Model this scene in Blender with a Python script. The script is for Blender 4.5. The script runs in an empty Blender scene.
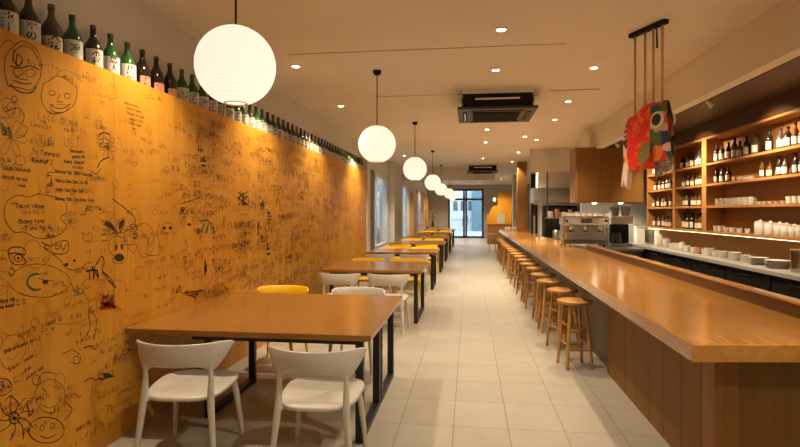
import bpy, bmesh, math, random
from mathutils import Vector, Matrix
C = bpy.context.scene.collection
PI = math.pi
rnd = random.Random(7)

# ---------------------------------------------------------------- camera, world, exposure
cam_d = bpy.data.cameras.new('camera')
cam = bpy.data.objects.new('camera', cam_d)
C.objects.link(cam)
cam_d.sensor_width = 36.0
cam_d.lens = 36.0*533/800
cam_d.shift_y = -11.5/800
cam_d.clip_end = 200
cam.location = (0, 0, 1.6)
YAW = math.radians(7.4)
cam.rotation_euler = (PI/2, 0, YAW)
sc = bpy.context.scene
sc.camera = cam
sc.view_settings.view_transform = 'Standard'
sc.view_settings.look = 'None'
sc.view_settings.gamma = 1
sc.view_settings.use_curve_mapping = False
sc.view_settings.exposure = 1.50
world = bpy.data.worlds.new('world')
sc.world = world
world.use_nodes = True
world.node_tree.nodes['Background'].inputs[0].default_value = (0.78, 0.88, 1.0, 1)
world.node_tree.nodes['Background'].inputs[1].default_value = 3.0

WARM = (1.0, 0.82, 0.56)
SPOT_W = 82.0
LANTERN = .34
PAPER = (1.0, 0.91, 0.70)

XW, XP, XR, ZC = -2.60, -2.45, 3.62, 3.27      # plaster wall, plywood face, right wall, ceiling

# ---------------------------------------------------------------- mesh helpers
class MB:
    def __init__(s):
        s.v = []; s.f = []
    def add(s, vs, fs):
        n = len(s.v); s.v += [tuple(v) for v in vs]; s.f += [tuple(i+n for i in f) for f in fs]; return s
    def box(s, x0, x1, y0, y1, z0, z1):
        vs = [(x, y, z) for x in (x0, x1) for y in (y0, y1) for z in (z0, z1)]
        return s.add(vs, [(0,1,3,2),(4,6,7,5),(0,4,5,1),(2,3,7,6),(0,2,6,4),(1,5,7,3)])
    def bar(s, p, q, w, h, up=(0,0,1)):
        p = Vector(p); q = Vector(q); d = (q-p).normalized(); up = Vector(up)
        if abs(d.dot(up)) > .95: up = Vector((0,1,0))
        a = d.cross(up).normalized()*w/2; b = d.cross(a).normalized()*h/2
        vs = [c+e for c in (p,q) for e in (a+b, a-b, -a-b, -a+b)]
        return s.add(vs, [(0,1,2,3),(7,6,5,4),(0,4,5,1),(1,5,6,2),(2,6,7,3),(3,7,4,0)])
    def tube(s, pts, rs, n=10, cap=True, sx=1.0):
        pts = [Vector(p) for p in pts]
        if not isinstance(rs, (list, tuple)): rs = [rs]*len(pts)
        vs = []; fs = []; prev = None
        for i, p in enumerate(pts):
            d = (pts[min(i+1, len(pts)-1)]-pts[max(i-1, 0)]).normalized()
            if prev is None:
                a = d.cross(Vector((0,1,0)) if abs(d.y) < .9 else Vector((0,0,1))).normalized()
            else:
                a = (prev-d*prev.dot(d)).normalized()
            prev = a; b = d.cross(a)
            for k in range(n):
                t = 2*PI*k/n
                vs.append(p+(a*math.cos(t)*sx+b*math.sin(t))*rs[i])
        for i in range(len(pts)-1):
            for k in range(n):
                fs.append((i*n+k, i*n+(k+1)%n, (i+1)*n+(k+1)%n, (i+1)*n+k))
        if cap:
            fs.append(tuple(range(n))[::-1]); fs.append(tuple((len(pts)-1)*n+k for k in range(n)))
        return s.add(vs, fs)
    def cyl(s, c, r, h, n=20, r2=None):
        x, y, z = c
        return s.lathe([(0,0),(r,0),(r if r2 is None else r2,h),(0,h)], c, n)
    def lathe(s, prof, c=(0,0,0), n=20, axis='z'):
        vs = []; fs = []; idx = []
        for r, z in prof:
            if r < 1e-6:
                idx.append([len(vs)]); vs.append((0,0,z))
            else:
                idx.append(list(range(len(vs), len(vs)+n)))
                vs += [(r*math.cos(2*PI*k/n), r*math.sin(2*PI*k/n), z) for k in range(n)]
        for A, B in zip(idx, idx[1:]):
            if len(A) == 1 and len(B) == 1: continue
            for k in range(n):
                if len(A) == 1: fs.append((A[0], B[(k+1)%n], B[k]))
                elif len(B) == 1: fs.append((A[k], A[(k+1)%n], B[0]))
                else: fs.append((A[k], A[(k+1)%n], B[(k+1)%n], B[k]))
        if axis == 'y': vs = [(x, -z, y) for x, y, z in vs]
        if axis == 'x': vs = [(z, y, -x) for x, y, z in vs]
        return s.add([(v[0]+c[0], v[1]+c[1], v[2]+c[2]) for v in vs], fs)
    def poly(s, pts, z0, z1):
        n = len(pts)
        vs = [(x,y,z0) for x,y in pts]+[(x,y,z1) for x,y in pts]
        return s.add(vs, [tuple(range(n))[::-1], tuple(range(n,2*n))]+[(i,(i+1)%n,n+(i+1)%n,n+i) for i in range(n)])
    def mat4(s, m):
        s.v = [tuple(m @ Vector(v)) for v in s.v]; return s
    def build(s, name, mat, parent=None, smooth=None, bevel=0, loc=None, sub=0, seg=2):
        me = bpy.data.meshes.new(name)
        me.from_pydata(s.v, [], s.f)
        bm = bmesh.new(); bm.from_mesh(me)
        bmesh.ops.recalc_face_normals(bm, faces=bm.faces); bm.to_mesh(me); bm.free()
        me.materials.append(mat)
        o = bpy.data.objects.new(name, me); C.objects.link(o)
        if parent: o.parent = parent
        if loc: o.location = loc
        if smooth:
            for p in me.polygons: p.use_smooth = True
            if smooth != True:
                me.set_sharp_from_angle(angle=math.radians(smooth))
        if bevel:
            b = o.modifiers.new('bevel', 'BEVEL'); b.width = bevel; b.segments = seg; b.limit_method = 'ANGLE'; b.angle_limit = math.radians(40)
        if sub:
            m = o.modifiers.new('sub', 'SUBSURF'); m.levels = sub; m.render_levels = sub
        return o

def tag(o, label=None, cat=None, group=None, kind=None):
    if label: o['label'] = label
    if cat: o['category'] = cat
    if group: o['group'] = group
    if kind: o['kind'] = kind
    return o
def thing(name, label, cat, loc=(0,0,0), rz=0, group=None):
    o = bpy.data.objects.new(name, None); C.objects.link(o)
    o.empty_display_size = .1
    o.location = loc; o.rotation_euler = (0,0,rz)
    return tag(o, label, cat, group)
def kids(o): return [c for c in bpy.data.objects if c.parent == o]
def copy_tree(o, parent=None, ks=None):
    c = o.copy(); C.objects.link(c)
    if parent: c.parent = parent
    for k in kids(o): copy_tree(k, c)
    return c
def struct(name, mb, mat, **k):
    return tag(mb.build(name, mat, **k), kind='structure')
ORD = 'first second third fourth fifth sixth seventh eighth ninth tenth eleventh twelfth thirteenth fourteenth fifteenth sixteenth seventeenth eighteenth nineteenth twentieth'.split()
TENS = {2:'twenty',3:'thirty',4:'forty',5:'fifty'}
def ordinal(i):                       # 1-based
    if i <= 20: return ORD[i-1]
    t, u = divmod(i, 10)
    return {3:'thirtieth',4:'fortieth',5:'fiftieth'}[t] if u == 0 else TENS[t]+'-'+ORD[u-1]

# ---------------------------------------------------------------- materials
def new_mat(name):
    m = bpy.data.materials.new(name); m.use_nodes = True
    return m, m.node_tree.nodes, m.node_tree.links, m.node_tree.nodes['Principled BSDF']
def plain(name, col, rough=.5, metal=0, noise=0.0, nscale=12, spec=.5, coat=0):
    m, N, L, b = new_mat(name)
    b.inputs['Base Color'].default_value = (*col, 1)
    b.inputs['Roughness'].default_value = rough
    b.inputs['Metallic'].default_value = metal
    b.inputs['Specular IOR Level'].default_value = spec
    if coat:
        b.inputs['Coat Weight'].default_value = coat; b.inputs['Coat Roughness'].default_value = .12
    if noise:
        tc = N.new('ShaderNodeTexCoord'); n = N.new('ShaderNodeTexNoise'); n.inputs['Scale'].default_value = nscale; n.inputs['Detail'].default_value = 5
        r = N.new('ShaderNodeValToRGB')
        r.color_ramp.elements[0].position = .3; r.color_ramp.elements[1].position = .7
        r.color_ramp.elements[0].color = (*[max(0, c*(1-noise)) for c in col], 1)
        r.color_ramp.elements[1].color = (*[min(1, c*(1+noise)) for c in col], 1)
        L.new(tc.outputs['Object'], n.inputs['Vector']); L.new(n.outputs['Fac'], r.inputs['Fac']); L.new(r.outputs['Color'], b.inputs['Base Color'])
    return m
def wood(name, c1, c2, grain=(14,1.2,14), rough=.35, coat=0, streak=.5, blotch=0, bscale=1.0, c3=None):
    m, N, L, b = new_mat(name)
    tc = N.new('ShaderNodeTexCoord'); mp = N.new('ShaderNodeMapping'); mp.inputs['Scale'].default_value = grain
    n = N.new('ShaderNodeTexNoise'); n.inputs['Scale'].default_value = 1.6; n.inputs['Detail'].default_value = 8; n.inputs['Roughness'].default_value = .62; n.inputs['Distortion'].default_value = .4
    r = N.new('ShaderNodeValToRGB')
    r.color_ramp.elements[0].position = .5-streak*.5; r.color_ramp.elements[1].position = .5+streak*.5
    r.color_ramp.elements[0].color = (*c1,1); r.color_ramp.elements[1].color = (*c2,1)
    L.new(tc.outputs['Object'], mp.inputs['Vector']); L.new(mp.outputs['Vector'], n.inputs['Vector']); L.new(n.outputs['Fac'], r.inputs['Fac'])
    out = r.outputs['Color']
    if blotch:
        n2 = N.new('ShaderNodeTexNoise'); n2.inputs['Scale'].default_value = bscale; n2.inputs['Detail'].default_value = 3
        r2 = N.new('ShaderNodeValToRGB'); r2.color_ramp.elements[0].position = .35; r2.color_ramp.elements[1].position = .7
        r2.color_ramp.elements[0].color = (0,0,0,1); r2.color_ramp.elements[1].color = (1,1,1,1)
        mx = N.new('ShaderNodeMix'); mx.data_type = 'RGBA'; mx.inputs['B'].default_value = (*(c3 or c1),1)
        mu = N.new('ShaderNodeMath'); mu.operation = 'MULTIPLY'; mu.inputs[1].default_value = blotch
        L.new(tc.outputs['Object'], n2.inputs['Vector']); L.new(n2.outputs['Fac'], r2.inputs['Fac']); L.new(r2.outputs['Color'], mu.inputs[0])
        L.new(mu.outputs[0], mx.inputs['Factor']); L.new(out, mx.inputs['A']); out = mx.outputs['Result']
    L.new(out, b.inputs['Base Color'])
    b.inputs['Roughness'].default_value = rough
    bu = N.new('ShaderNodeBump'); bu.inputs['Strength'].default_value = .02; bu.inputs['Distance'].default_value = .003
    L.new(n.outputs['Fac'], bu.inputs['Height']); L.new(bu.outputs['Normal'], b.inputs['Normal'])
    b.inputs['Specular IOR Level'].default_value = .35
    if coat: b.inputs['Coat Weight'].default_value = coat; b.inputs['Coat Roughness'].default_value = .15
    return m
def emis(name, col, s):
    m, N, L, b = new_mat(name)
    b.inputs['Base Color'].default_value = (*col,1); b.inputs['Emission Color'].default_value = (*col,1); b.inputs['Emission Strength'].default_value = s
    b.inputs['Roughness'].default_value = .8
    return m
def clear_glass(name, tint=(1,1,1), refl=.08, rough=.02):
    m, N, L, b = new_mat(name)
    N.remove(b)
    t = N.new('ShaderNodeBsdfTransparent'); t.inputs[0].default_value = (*tint,1)
    g = N.new('ShaderNodeBsdfGlossy'); g.inputs['Roughness'].default_value = rough
    f = N.new('ShaderNodeLayerWeight'); f.inputs[0].default_value = .25
    ad = N.new('ShaderNodeMath'); ad.operation = 'MULTIPLY_ADD'; ad.inputs[1].default_value = .5; ad.inputs[2].default_value = refl
    mx = N.new('ShaderNodeMixShader')
    L.new(f.outputs['Facing'], ad.inputs[0]); L.new(ad.outputs[0], mx.inputs[0]); L.new(t.outputs[0], mx.inputs[1]); L.new(g.outputs[0], mx.inputs[2])
    L.new(mx.outputs[0], N['Material Output'].inputs[0])
    return m

M = {}
M['plaster'] = plain('plaster', (.62,.59,.54), .85, noise=.03, nscale=3)
M['ceiling'] = plain('ceiling_paint', (.70,.64,.54), .8, noise=.03, nscale=1.2)
M['plywood'] = wood('plywood', (.51,.212,.016), (.71,.340,.036), (5,5,.55), .38, streak=.6, blotch=.35, bscale=1.3, c3=(.44,.18,.02))
M['table'] = wood('table_wood', (.205,.084,.016), (.315,.142,.030), (1.3,16,16), .24, streak=.6, coat=.3)
M['counter'] = wood('counter_wood', (.38,.165,.030), (.58,.28,.062), (14,.8,14), .17, streak=.6, coat=.45, blotch=.4, bscale=.9, c3=(.27,.11,.03))
M['bar_front'] = wood('bar_front_wood', (.165,.080,.015), (.245,.122,.025), (10,10,.7), .62, streak=.7)
M['upstand'] = wood('upstand_wood', (.085,.036,.009), (.13,.056,.014), (10,.8,10), .5, streak=.7)
M['post'] = wood('post_wood', (.22,.092,.018), (.32,.145,.032), (14,14,.7), .55, streak=.7)
M['shelf'] = wood('shelf_wood', (.30,.125,.032), (.42,.19,.052), (10,.9,10), .4, streak=.7)
M['shelf_back'] = wood('shelf_back_wood', (.22,.095,.022), (.30,.135,.034), (8,.9,8), .5, streak=.7)
M['dark_wood'] = wood('dark_wood', (.050,.021,.006), (.085,.038,.012), (8,.9,8), .5, streak=.7)
M['cabinet'] = wood('cabinet_wood', (.18,.080,.018), (.26,.118,.028), (10,10,.7), .34, streak=.7)
M['stool'] = wood('stool_wood', (.33,.155,.036), (.48,.24,.062), (9,9,2.5), .34, streak=.7, coat=.1)
M['birch'] = wood('birch_wood', (.50,.26,.085), (.62,.34,.12), (9,9,1.5), .45, streak=.7)
M['black_metal'] = plain('black_metal', (.012,.012,.013), .4, spec=.4)
M['black'] = plain('matte_black', (.009,.008,.007), .7, spec=.25)
M['charcoal'] = plain('charcoal', (.035,.033,.032), .5)
M['grey_panel'] = plain('grey_panel', (.16,.145,.125), .6, noise=.06)
M['white_plastic'] = plain('white_plastic', (.52,.485,.435), .36)
M['yellow_plastic'] = plain('yellow_plastic', (.85,.50,.012), .4)
M['steel'] = plain('brushed_steel', (.55,.54,.52), .28, metal=1)
M['chrome'] = plain('chrome', (.75,.74,.72), .12, metal=1)
M['dark_steel'] = plain('dark_steel', (.20,.20,.20), .35, metal=1)
M['ceramic'] = plain('white_ceramic', (.62,.58,.52), .3)
M['cream_ceramic'] = plain('cream_ceramic', (.66,.55,.40), .35)
M['terracotta'] = plain('terracotta', (.50,.18,.09), .5)
M['stone'] = plain('worktop_stone', (.36,.345,.32), .3, noise=.05, nscale=20)
M['green_glass'] = plain('green_glass', (.022,.085,.016), .12, spec=.6)
M['brown_glass'] = plain('brown_glass', (.022,.011,.006), .14, spec=.6)
M['smoke_glass'] = plain('smoke_glass', (.075,.060,.045), .14, spec=.6)
M['amber_glass'] = plain('amber_glass', (.11,.042,.008), .12, spec=.6)
M['label_white'] = plain('label_paper', (.60,.57,.50), .7)
M['label_pink'] = plain('label_pink', (.62,.25,.15), .7)
M['label_cream'] = plain('label_cream', (.66,.55,.38), .7)
M['ink'] = plain('black_ink', (.035,.018,.007), .6)
M['ink_brown'] = plain('brown_ink', (.24,.098,.014), .6)
M['ink_red'] = plain('red_ink', (.42,.035,.012), .6)
M['ink_green'] = plain('green_ink', (.065,.11,.025), .6)
M['cap'] = plain('bottle_cap', (.10,.08,.06), .4, metal=.6)
def lantern_paper():
    m = emis('lantern_paper', PAPER, LANTERN); N, L = m.node_tree.nodes, m.node_tree.links; b = N['Principled BSDF']
    b.inputs['Base Color'].default_value = (.42,.40,.34,1)
    tc = N.new('ShaderNodeTexCoord'); sx = N.new('ShaderNodeSeparateXYZ'); mu = N.new('ShaderNodeMath'); mu.operation = 'MULTIPLY'; mu.inputs[1].default_value = 340
    sn = N.new('ShaderNodeMath'); sn.operation = 'SINE'; ma = N.new('ShaderNodeMath'); ma.operation = 'MULTIPLY_ADD'; ma.inputs[1].default_value = LANTERN*.07; ma.inputs[2].default_value = LANTERN
    L.new(tc.outputs['Object'], sx.inputs[0]); L.new(sx.outputs['Z'], mu.inputs[0]); L.new(mu.outputs[0], sn.inputs[0]); L.new(sn.outputs[0], ma.inputs[0]); L.new(ma.outputs[0], b.inputs['Emission Strength'])
    return m
M['paper'] = lantern_paper()
M['lamp'] = emis('downlight_lens', (1.0,.82,.58), 14)
M['led'] = emis('led_strip', (1.0,.68,.34), 3.0)
M['cord'] = plain('tan_cord', (.62,.40,.16), .7)
M['glass_clear'] = clear_glass('pitcher_glass', (.90,.88,.84), .10, .04)
def frosted(name):
    m = clear_glass(name, (.93,.92,.88), .12, .05); N, L = m.node_tree.nodes, m.node_tree.links
    d = N.new('ShaderNodeBsdfDiffuse'); d.inputs[0].default_value = (.80,.76,.68,1); mx = N.new('ShaderNodeMixShader'); mx.inputs[0].default_value = .26
    out = N['Material Output']; L.new(out.inputs[0].links[0].from_socket, mx.inputs[1]); L.new(d.outputs[0], mx.inputs[2]); L.new(mx.outputs[0], out.inputs[0])
    return m
M['glassware'] = frosted('clear_glassware')
M['pane'] = clear_glass('window_pane', (.92,.96,.97), .05)
M['alu'] = plain('white_frame', (.62,.60,.56), .45)
M['dark_frame'] = plain('dark_frame', (.045,.048,.052), .4)
M['facade'] = plain('white_facade', (.27,.30,.32), .8, noise=.04, nscale=1)
M['teal'] = plain('teal_panel', (.035,.09,.11), .5)
M['asphalt'] = plain('asphalt', (.20,.22,.24), .8, noise=.1)
M['whiteboard'] = plain('glossy_board', (.62,.60,.60), .12)
M['brown_wall'] = plain('brown_wall', (.44,.37,.30), .7, noise=.06)
M['tile_grey'] = plain('grey_tile', (.30,.30,.28), .4, noise=.05)

def floor_mat():
    m, N, L, b = new_mat('floor_tile')
    tc = N.new('ShaderNodeTexCoord'); mp = N.new('ShaderNodeMapping')
    mp.inputs['Location'].default_value = (.1154+8*.4023, -4.54+.54*30, 0)
    br = N.new('ShaderNodeTexBrick')
    br.offset = 0; br.inputs['Scale'].default_value = 1
    br.inputs['Brick Width'].default_value = .4023; br.inputs['Row Height'].default_value = .54
    br.inputs['Mortar Size'].default_value = .0035; br.inputs['Mortar Smooth'].default_value = .2
    br.inputs['Color1'].default_value = (.40,.365,.315,1); br.inputs['Color2'].default_value = (.375,.34,.295,1); br.inputs['Mortar'].default_value = (.20,.165,.13,1)
    n = N.new('ShaderNodeTexNoise'); n.inputs['Scale'].default_value = 3.5; n.inputs['Detail'].default_value = 8
    mx = N.new('ShaderNodeMix'); mx.data_type = 'RGBA'; mx.blend_type = 'MULTIPLY'; mx.inputs['Factor'].default_value = .35
    rr = N.new('ShaderNodeValToRGB'); rr.color_ramp.elements[0].position=.3; rr.color_ramp.elements[1].position=.7
    rr.color_ramp.elements[0].color=(.72,.70,.66,1); rr.color_ramp.elements[1].color=(1,1,1,1)
    L.new(tc.outputs['Object'], mp.inputs['Vector']); L.new(mp.outputs['Vector'], br.inputs['Vector']); L.new(tc.outputs['Object'], n.inputs['Vector'])
    L.new(n.outputs['Fac'], rr.inputs['Fac']); L.new(br.outputs['Color'], mx.inputs['A']); L.new(rr.outputs['Color'], mx.inputs['B'])
    L.new(mx.outputs['Result'], b.inputs['Base Color'])
    b.inputs['Roughness'].default_value = .34
    bu = N.new('ShaderNodeBump'); bu.inputs['Strength'].default_value = .25; bu.inputs['Distance'].default_value = .002; bu.invert = True
    L.new(br.outputs['Fac'], bu.inputs['Height']); L.new(bu.outputs['Normal'], b.inputs['Normal'])
    return m
M['floor'] = floor_mat()

def patches(name, cols, scale, base=None, rough=.6, arcs=False):
    m, N, L, b = new_mat(name)
    tc = N.new('ShaderNodeTexCoord'); v = N.new('ShaderNodeTexVoronoi'); v.inputs['Scale'].default_value = scale
    n = N.new('ShaderNodeTexNoise'); n.inputs['Scale'].default_value = 6
    mx = N.new('ShaderNodeMix'); mx.data_type = 'RGBA'; mx.inputs['Factor'].default_value = .12
    L.new(tc.outputs['Object'], n.inputs['Vector']); L.new(tc.outputs['Object'], mx.inputs['A']); L.new(n.outputs['Color'], mx.inputs['B'])
    L.new(mx.outputs['Result'], v.inputs['Vector'])
    sp = N.new('ShaderNodeSeparateColor'); L.new(v.outputs['Color'], sp.inputs[0])
    r = N.new('ShaderNodeValToRGB'); r.color_ramp.interpolation = 'CONSTANT'
    while len(r.color_ramp.elements) < len(cols): r.color_ramp.elements.new(.5)
    for i, c in enumerate(cols):
        r.color_ramp.elements[i].position = i/len(cols); r.color_ramp.elements[i].color = (*c,1)
    L.new(sp.outputs[0], r.inputs['Fac']); L.new(r.outputs['Color'], b.inputs['Base Color'])
    b.inputs['Roughness'].default_value = rough
    return m
M['fish_body'] = patches('red_fish_cloth', [(.85,.022,.010),(.82,.035,.012),(.88,.10,.014),(.80,.018,.012),(.85,.20,.02),(.74,.03,.01),(.70,.02,.01)], 24)
M['fish_head'] = patches('fish_head_cloth', [(.75,.16,.015),(.10,.14,.03),(.012,.040,.13),(.65,.035,.015),(.72,.45,.35),(.02,.09,.12),(.80,.22,.03)], 12)
M['fish_tail'] = patches('fish_tail_cloth', [(.74,.60,.48),(.72,.58,.46),(.75,.62,.5),(.70,.2,.06),(.74,.60,.48),(.03,.06,.14)], 9)
M['fish_fin'] = plain('olive_fin', (.20,.17,.035), .6)
M['fish_eye'] = plain('fish_eye_white', (.80,.74,.62), .6)
M['fish_belly'] = plain('fish_fringe', (.30,.26,.24), .7, noise=.5, nscale=30)

# ---------------------------------------------------------------- setting
struct('floor', MB().box(XW-.2, XR+.2, -2.6, 33.2, -.1, 0), M['floor'])
struct('ceiling', MB().box(XW-.2, XR+.2, -2.6, 33.2, ZC, ZC+.1), M['ceiling'])
struct('wall_back', MB().box(XW-.2, XR+.2, -2.7, -2.6, 0, ZC), M['plaster'])
struct('wall_right', MB().box(XR, XR+.2, -2.6, 33.2, 0, ZC), M['plaster'])
W1, W2, W3, W4 = (13.2, 17.1), (19.5, 23.3), 2.72, .55       # window spans, head, sill
lw = MB()
lw.box(XW-.2, XW, -2.6, W1[0], 0, ZC); lw.box(XW-.2, XW, W1[1], W2[0], 0, ZC); lw.box(XW-.2, XW, W2[1], 33.2, 0, ZC)
for a, b in (W1, W2):
    lw.box(XW-.2, XW, a, b, W3, ZC); lw.box(XW-.2, XW, a, b, 0, W4)
struct('wall_left', lw, M['plaster'])
struct('trim_1', MB().box(XW, XP+.02, 12.62, 13.0, 0, ZC).box(XW, XP+.02, 17.3, 19.3, 0, ZC), M['plaster'])      # plaster piers
for i, (a, b) in enumerate((W1, W2)):
    fr = MB()
    for y in (a+.04, (a+b)/2, b-.04): fr.box(XW-.12, XW-.04, y-.04, y+.04, W4, W3)
    for z in (W4+.04, W3-.04): fr.box(XW-.12, XW-.04, a, b, z-.04, z+.04)
    w = struct('window_%d' % (i+1), fr, M['alu'])
    MB().box(XW-.085, XW-.075, a+.08, b-.08, W4+.08, W3-.08).build('pane', M['pane'], w)
    MB().box(XW-.13, XW+.06, a-.02, b+.02, W4-.03, W4).build('window_sill', M['alu'], w)
# dark mullion post in front of the first window
MB_ = MB().box(XW-.03, XW+.07, 13.45, 14.15, W4, W3)
struct('trim_2', MB_, M['grey_panel'])
# end wall with glass door
DX0, DX1, DZ = -1.30, .88, 3.02
ew = MB().box(XW-.2, DX0, 33.0, 33.2, 0, ZC).box(DX1, XR+.2, 33.0, 33.2, 0, ZC).box(DX0, DX1, 33.0, 33.2, DZ, ZC)
struct('wall_end', ew, M['brown_wall'])
dr = MB()
mid = -.25
for x in (DX0+.06, mid-.07, mid+.07, DX1-.06): dr.box(x-.06, x+.06, 33.02, 33.12, 0, DZ)
for a, b in ((DX0, mid), (mid, DX1)):
    for z in (.06, 2.38, DZ-.06): dr.box(a, b, 33.02, 33.12, z-.06, z+.06)
d = struct('door_1', dr, M['dark_frame'])
MB().box(DX0+.1, DX1-.1, 33.065, 33.075, .1, DZ-.1).build('pane', M['pane'], d)
for x in (mid-.16, mid+.16):
    MB().tube([(x,33.0,.75),(x,32.95,.8),(x,32.95,1.35),(x,33.0,1.4)], .018, 8).build('door_handle', M['steel'], d, smooth=True)
# outdoors
struct('street', MB().box(-30, 30, 33.2, 70, -.12, -.02), M['asphalt'])
struct('yard', MB().box(-30, XW-.2, -5, 33.2, -.12, -.02), M['asphalt'])
fb = thing('outside_building', 'white building with dark windows seen through the glass end door', 'building', (0,46,-.02))
MB().box(-14, 14, 0, 4, 0, 11).build('wall', M['facade'], fb)
for k in range(3):
    MB().box(-1.35+k*.62, -.98+k*.62, -.05, .02, 1.75, 2.55).build('window', M['dark_frame'], fb)
for k in range(8):
    MB().box(-1.5+k*.3, -1.3+k*.3, -.05, .02, .9, 1.05).build('railing_panel', M['asphalt'], fb)
MB().box(.2, 1.25, -.4, .02, 0, 3.3).build('teal_panel', M['teal'], fb)
MB().box(.2, 1.25, -.4, .02, 3.5, 4.9).build('teal_panel', M['teal'], fb)
sf = thing('outside_building', 'pale building outside the left windows', 'building', (-4.8,16,-.02))
MB().box(-2, 0, -12, 22, 0, 6).build('wall', plain('grey_render', (.20,.20,.19), .8, noise=.3, nscale=.6), sf)
for k in range(6):
    MB().box(-.02, .04, -6+k*4, -4.4+k*4, .9, 2.4).build('window', M['charcoal'], sf)

# ceiling: seams, beam, bulkhead over the bar
struct('trim_3', MB().box(-1.9, .95, 5.44, 5.452, ZC-.006, ZC).box(-1.35, .05, 7.6, 7.612, ZC-.006, ZC).box(1.1, 1.75, 7.5, 7.515, ZC-.012, ZC), plain('seam', (.50,.44,.35), .8))
struct('trim_4', MB().box(XW, .95, 20.2, 20.5, 2.80, ZC), M['ceiling'])                 # cross beam
bk = MB().box(2.45, 2.58, -2.6, 12.2, 2.83, ZC)
struct('trim_5', bk, M['ceiling'])
struct('trim_6', MB().box(2.58, XR, -2.6, 12.2, 2.88, 2.92), M['dark_wood'])         # soffit behind bulkhead
struct('trim_7', MB().box(1.6, XR, 14.4, 14.6, 2.66, ZC), M['plaster'])               # dropped face over kitchen
struct('trim_8', MB().box(2.584, 2.612, -2.6, 11.5, 2.835, 2.878), M['black'])            # track

# plywood wall panel
PZ = 2.570
pw = thing('plywood_wall_panel', 'long orange plywood wall panel covered in marker drawings and writing', 'wall panel', (XP, 0, 0))
ys = [-1.5, 0.1, 1.72, 3.42, 5.06, 6.68, 8.3, 9.92, 11.5, 12.6]
for a, b in zip(ys, ys[1:]):
    MB().box(-.03, 0, a+.0015, b-.0015, 0.0, PZ).build('panel_sheet', M['plywood'], pw)
MB().box(-.15, -.03, -1.5, 12.6, 2.41, 2.46).build('ledge', M['plywood'], pw)
pw2 = thing('far_wall_panel', 'short orange plywood panel on the left wall beyond the windows', 'wall panel', (XP, 0, 0))
MB().box(-.149, 0, 23.4, 25.6, 0, 2.45).build('panel_sheet', M['plywood'], pw2)
MB().box(-.149, 0, 31.6, 32.6, 0, 2.5).build('panel_sheet', M['plywood'], pw2)
bd = thing('wall_board', 'large glossy grey board in a wooden frame on the far left wall', 'board', (XW, 28.4, .95))
MB().box(.01, .04, -2.2, 2.2, 0, 1.7).build('board_face', M['whiteboard'], bd)
fr = MB()
for z in (-.04, 1.74): fr.box(0, .06, -2.28, 2.28, z-.04, z+.04)
for y in (-2.24, 2.24): fr.box(0, .06, y-.04, y+.04, 0, 1.7)
fr.build('board_frame', M['birch'], bd)

# ---------------------------------------------------------------- marker drawings
def W(px, py):                      # a spot of the photo's wall, in wall metres (y along the wall, z up)
    D = XP*533/(.9917*(px-469.0)); return (1.0084*D+.13*XP, 1.6-(py-212)*D/533)
FONT = {}
for row in ('A 002640|1232;B 00062635342303|2332312000;C 3526160501102031;D 000616343210 00;E 36060030|0323;F 360600|0323;G 35261605011020313323;H 0006|3036|0333;I 0006;'
    'J 3631201001;K 0006|360330;L 060030;M 0006234640;N 00063036;O 100105162635312010;P 00062635342303;R 00062635342303|1330;S 35261605043231201001;T 0646|2620;U 060110203136;'
    'V 062046;W 0610233046;X 0036|0630;Y 062346|2320;Z 06360030;a 341403011030|3430;b 0600203133 2404;d 3630100103143 4;e 0233241403011030;g 341403123234|34 301001;h 0600|03243330;'
    'i 0004|0605;k 0600|240230;l 0600;m 0400|0314 20|2334 40;n 0400|03243330;o 10010314243331 2010;p 0400|04243332 0202;r 0400|0324;s 3414033231 1000;t 1610 20|0424;u 040110303 4;'
    'v 041034;y 041234|34 00;0 100105162635312010;1 041610;2 0516263530 0030;5 360603233210 00;! 0602|0100;x 0034|0430').split(';'):
    k, v = row.split(' ', 1)
    FONT[k] = [[(int(s[i]), int(s[i+1])) for i in range(0, len(s)-1, 2)] for s in v.replace(' ', '').split('|')]
INK = {k: MB() for k in ('ink', 'ink_brown', 'ink_red', 'ink_green')}
def stroke(pts, w, ink='ink'):      # a flat pen line lying on the panel
    mb = INK[ink]; vs = []; fs = []
    for i, (y, z) in enumerate(pts):
        a = pts[max(i-1,0)]; b = pts[min(i+1,len(pts)-1)]
        dy, dz = b[0]-a[0], b[1]-a[1]; l = math.hypot(dy, dz) or 1
        ww = w*(.52+.34*rnd.random())
        ny, nz = -dz/l*ww/2, dy/l*ww/2
        vs += [(.0008, y+ny, z+nz), (.0008, y-ny, z-nz)]
    for i in range(len(pts)-1): fs.append((2*i, 2*i+1, 2*i+3, 2*i+2))
    mb.add(vs, fs)
def blob(pts, ink='ink'):           # a filled patch of ink
    cy = sum(p[0] for p in pts)/len(pts); cz = sum(p[1] for p in pts)/len(pts)
    n = len(pts)
    INK[ink].add([(.0009, cy, cz)]+[(.0009, *p) for p in pts], [(0, 1+i, 1+(i+1)%n) for i in range(n)])
def smooth(pts, n=4):
    out = []
    P = [pts[0]]+list(pts)+[pts[-1]]
    for i in range(1, len(P)-2):
        p0,p1,p2,p3 = P[i-1],P[i],P[i+1],P[i+2]
        for k in range(n):
            t = k/n
            out.append(tuple(.5*((2*p1[j])+(-p0[j]+p2[j])*t+(2*p0[j]-5*p1[j]+4*p2[j]-p3[j])*t*t+(-p0[j]+3*p1[j]-3*p2[j]+p3[j])*t**3) for j in (0,1)))
    return out+[pts[-1]]
def pl(s, w=.006, ink='ink', close=False, sm=True):   # "x,y x,y ..." on the photo's wall
    p = [tuple(float(a) for a in q.split(',')) for q in s.split()]
    if close: p.append(p[0])
    if sm and len(p) > 2: p = smooth(p)
    stroke([W(*q) for q in p], w, ink)
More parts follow.
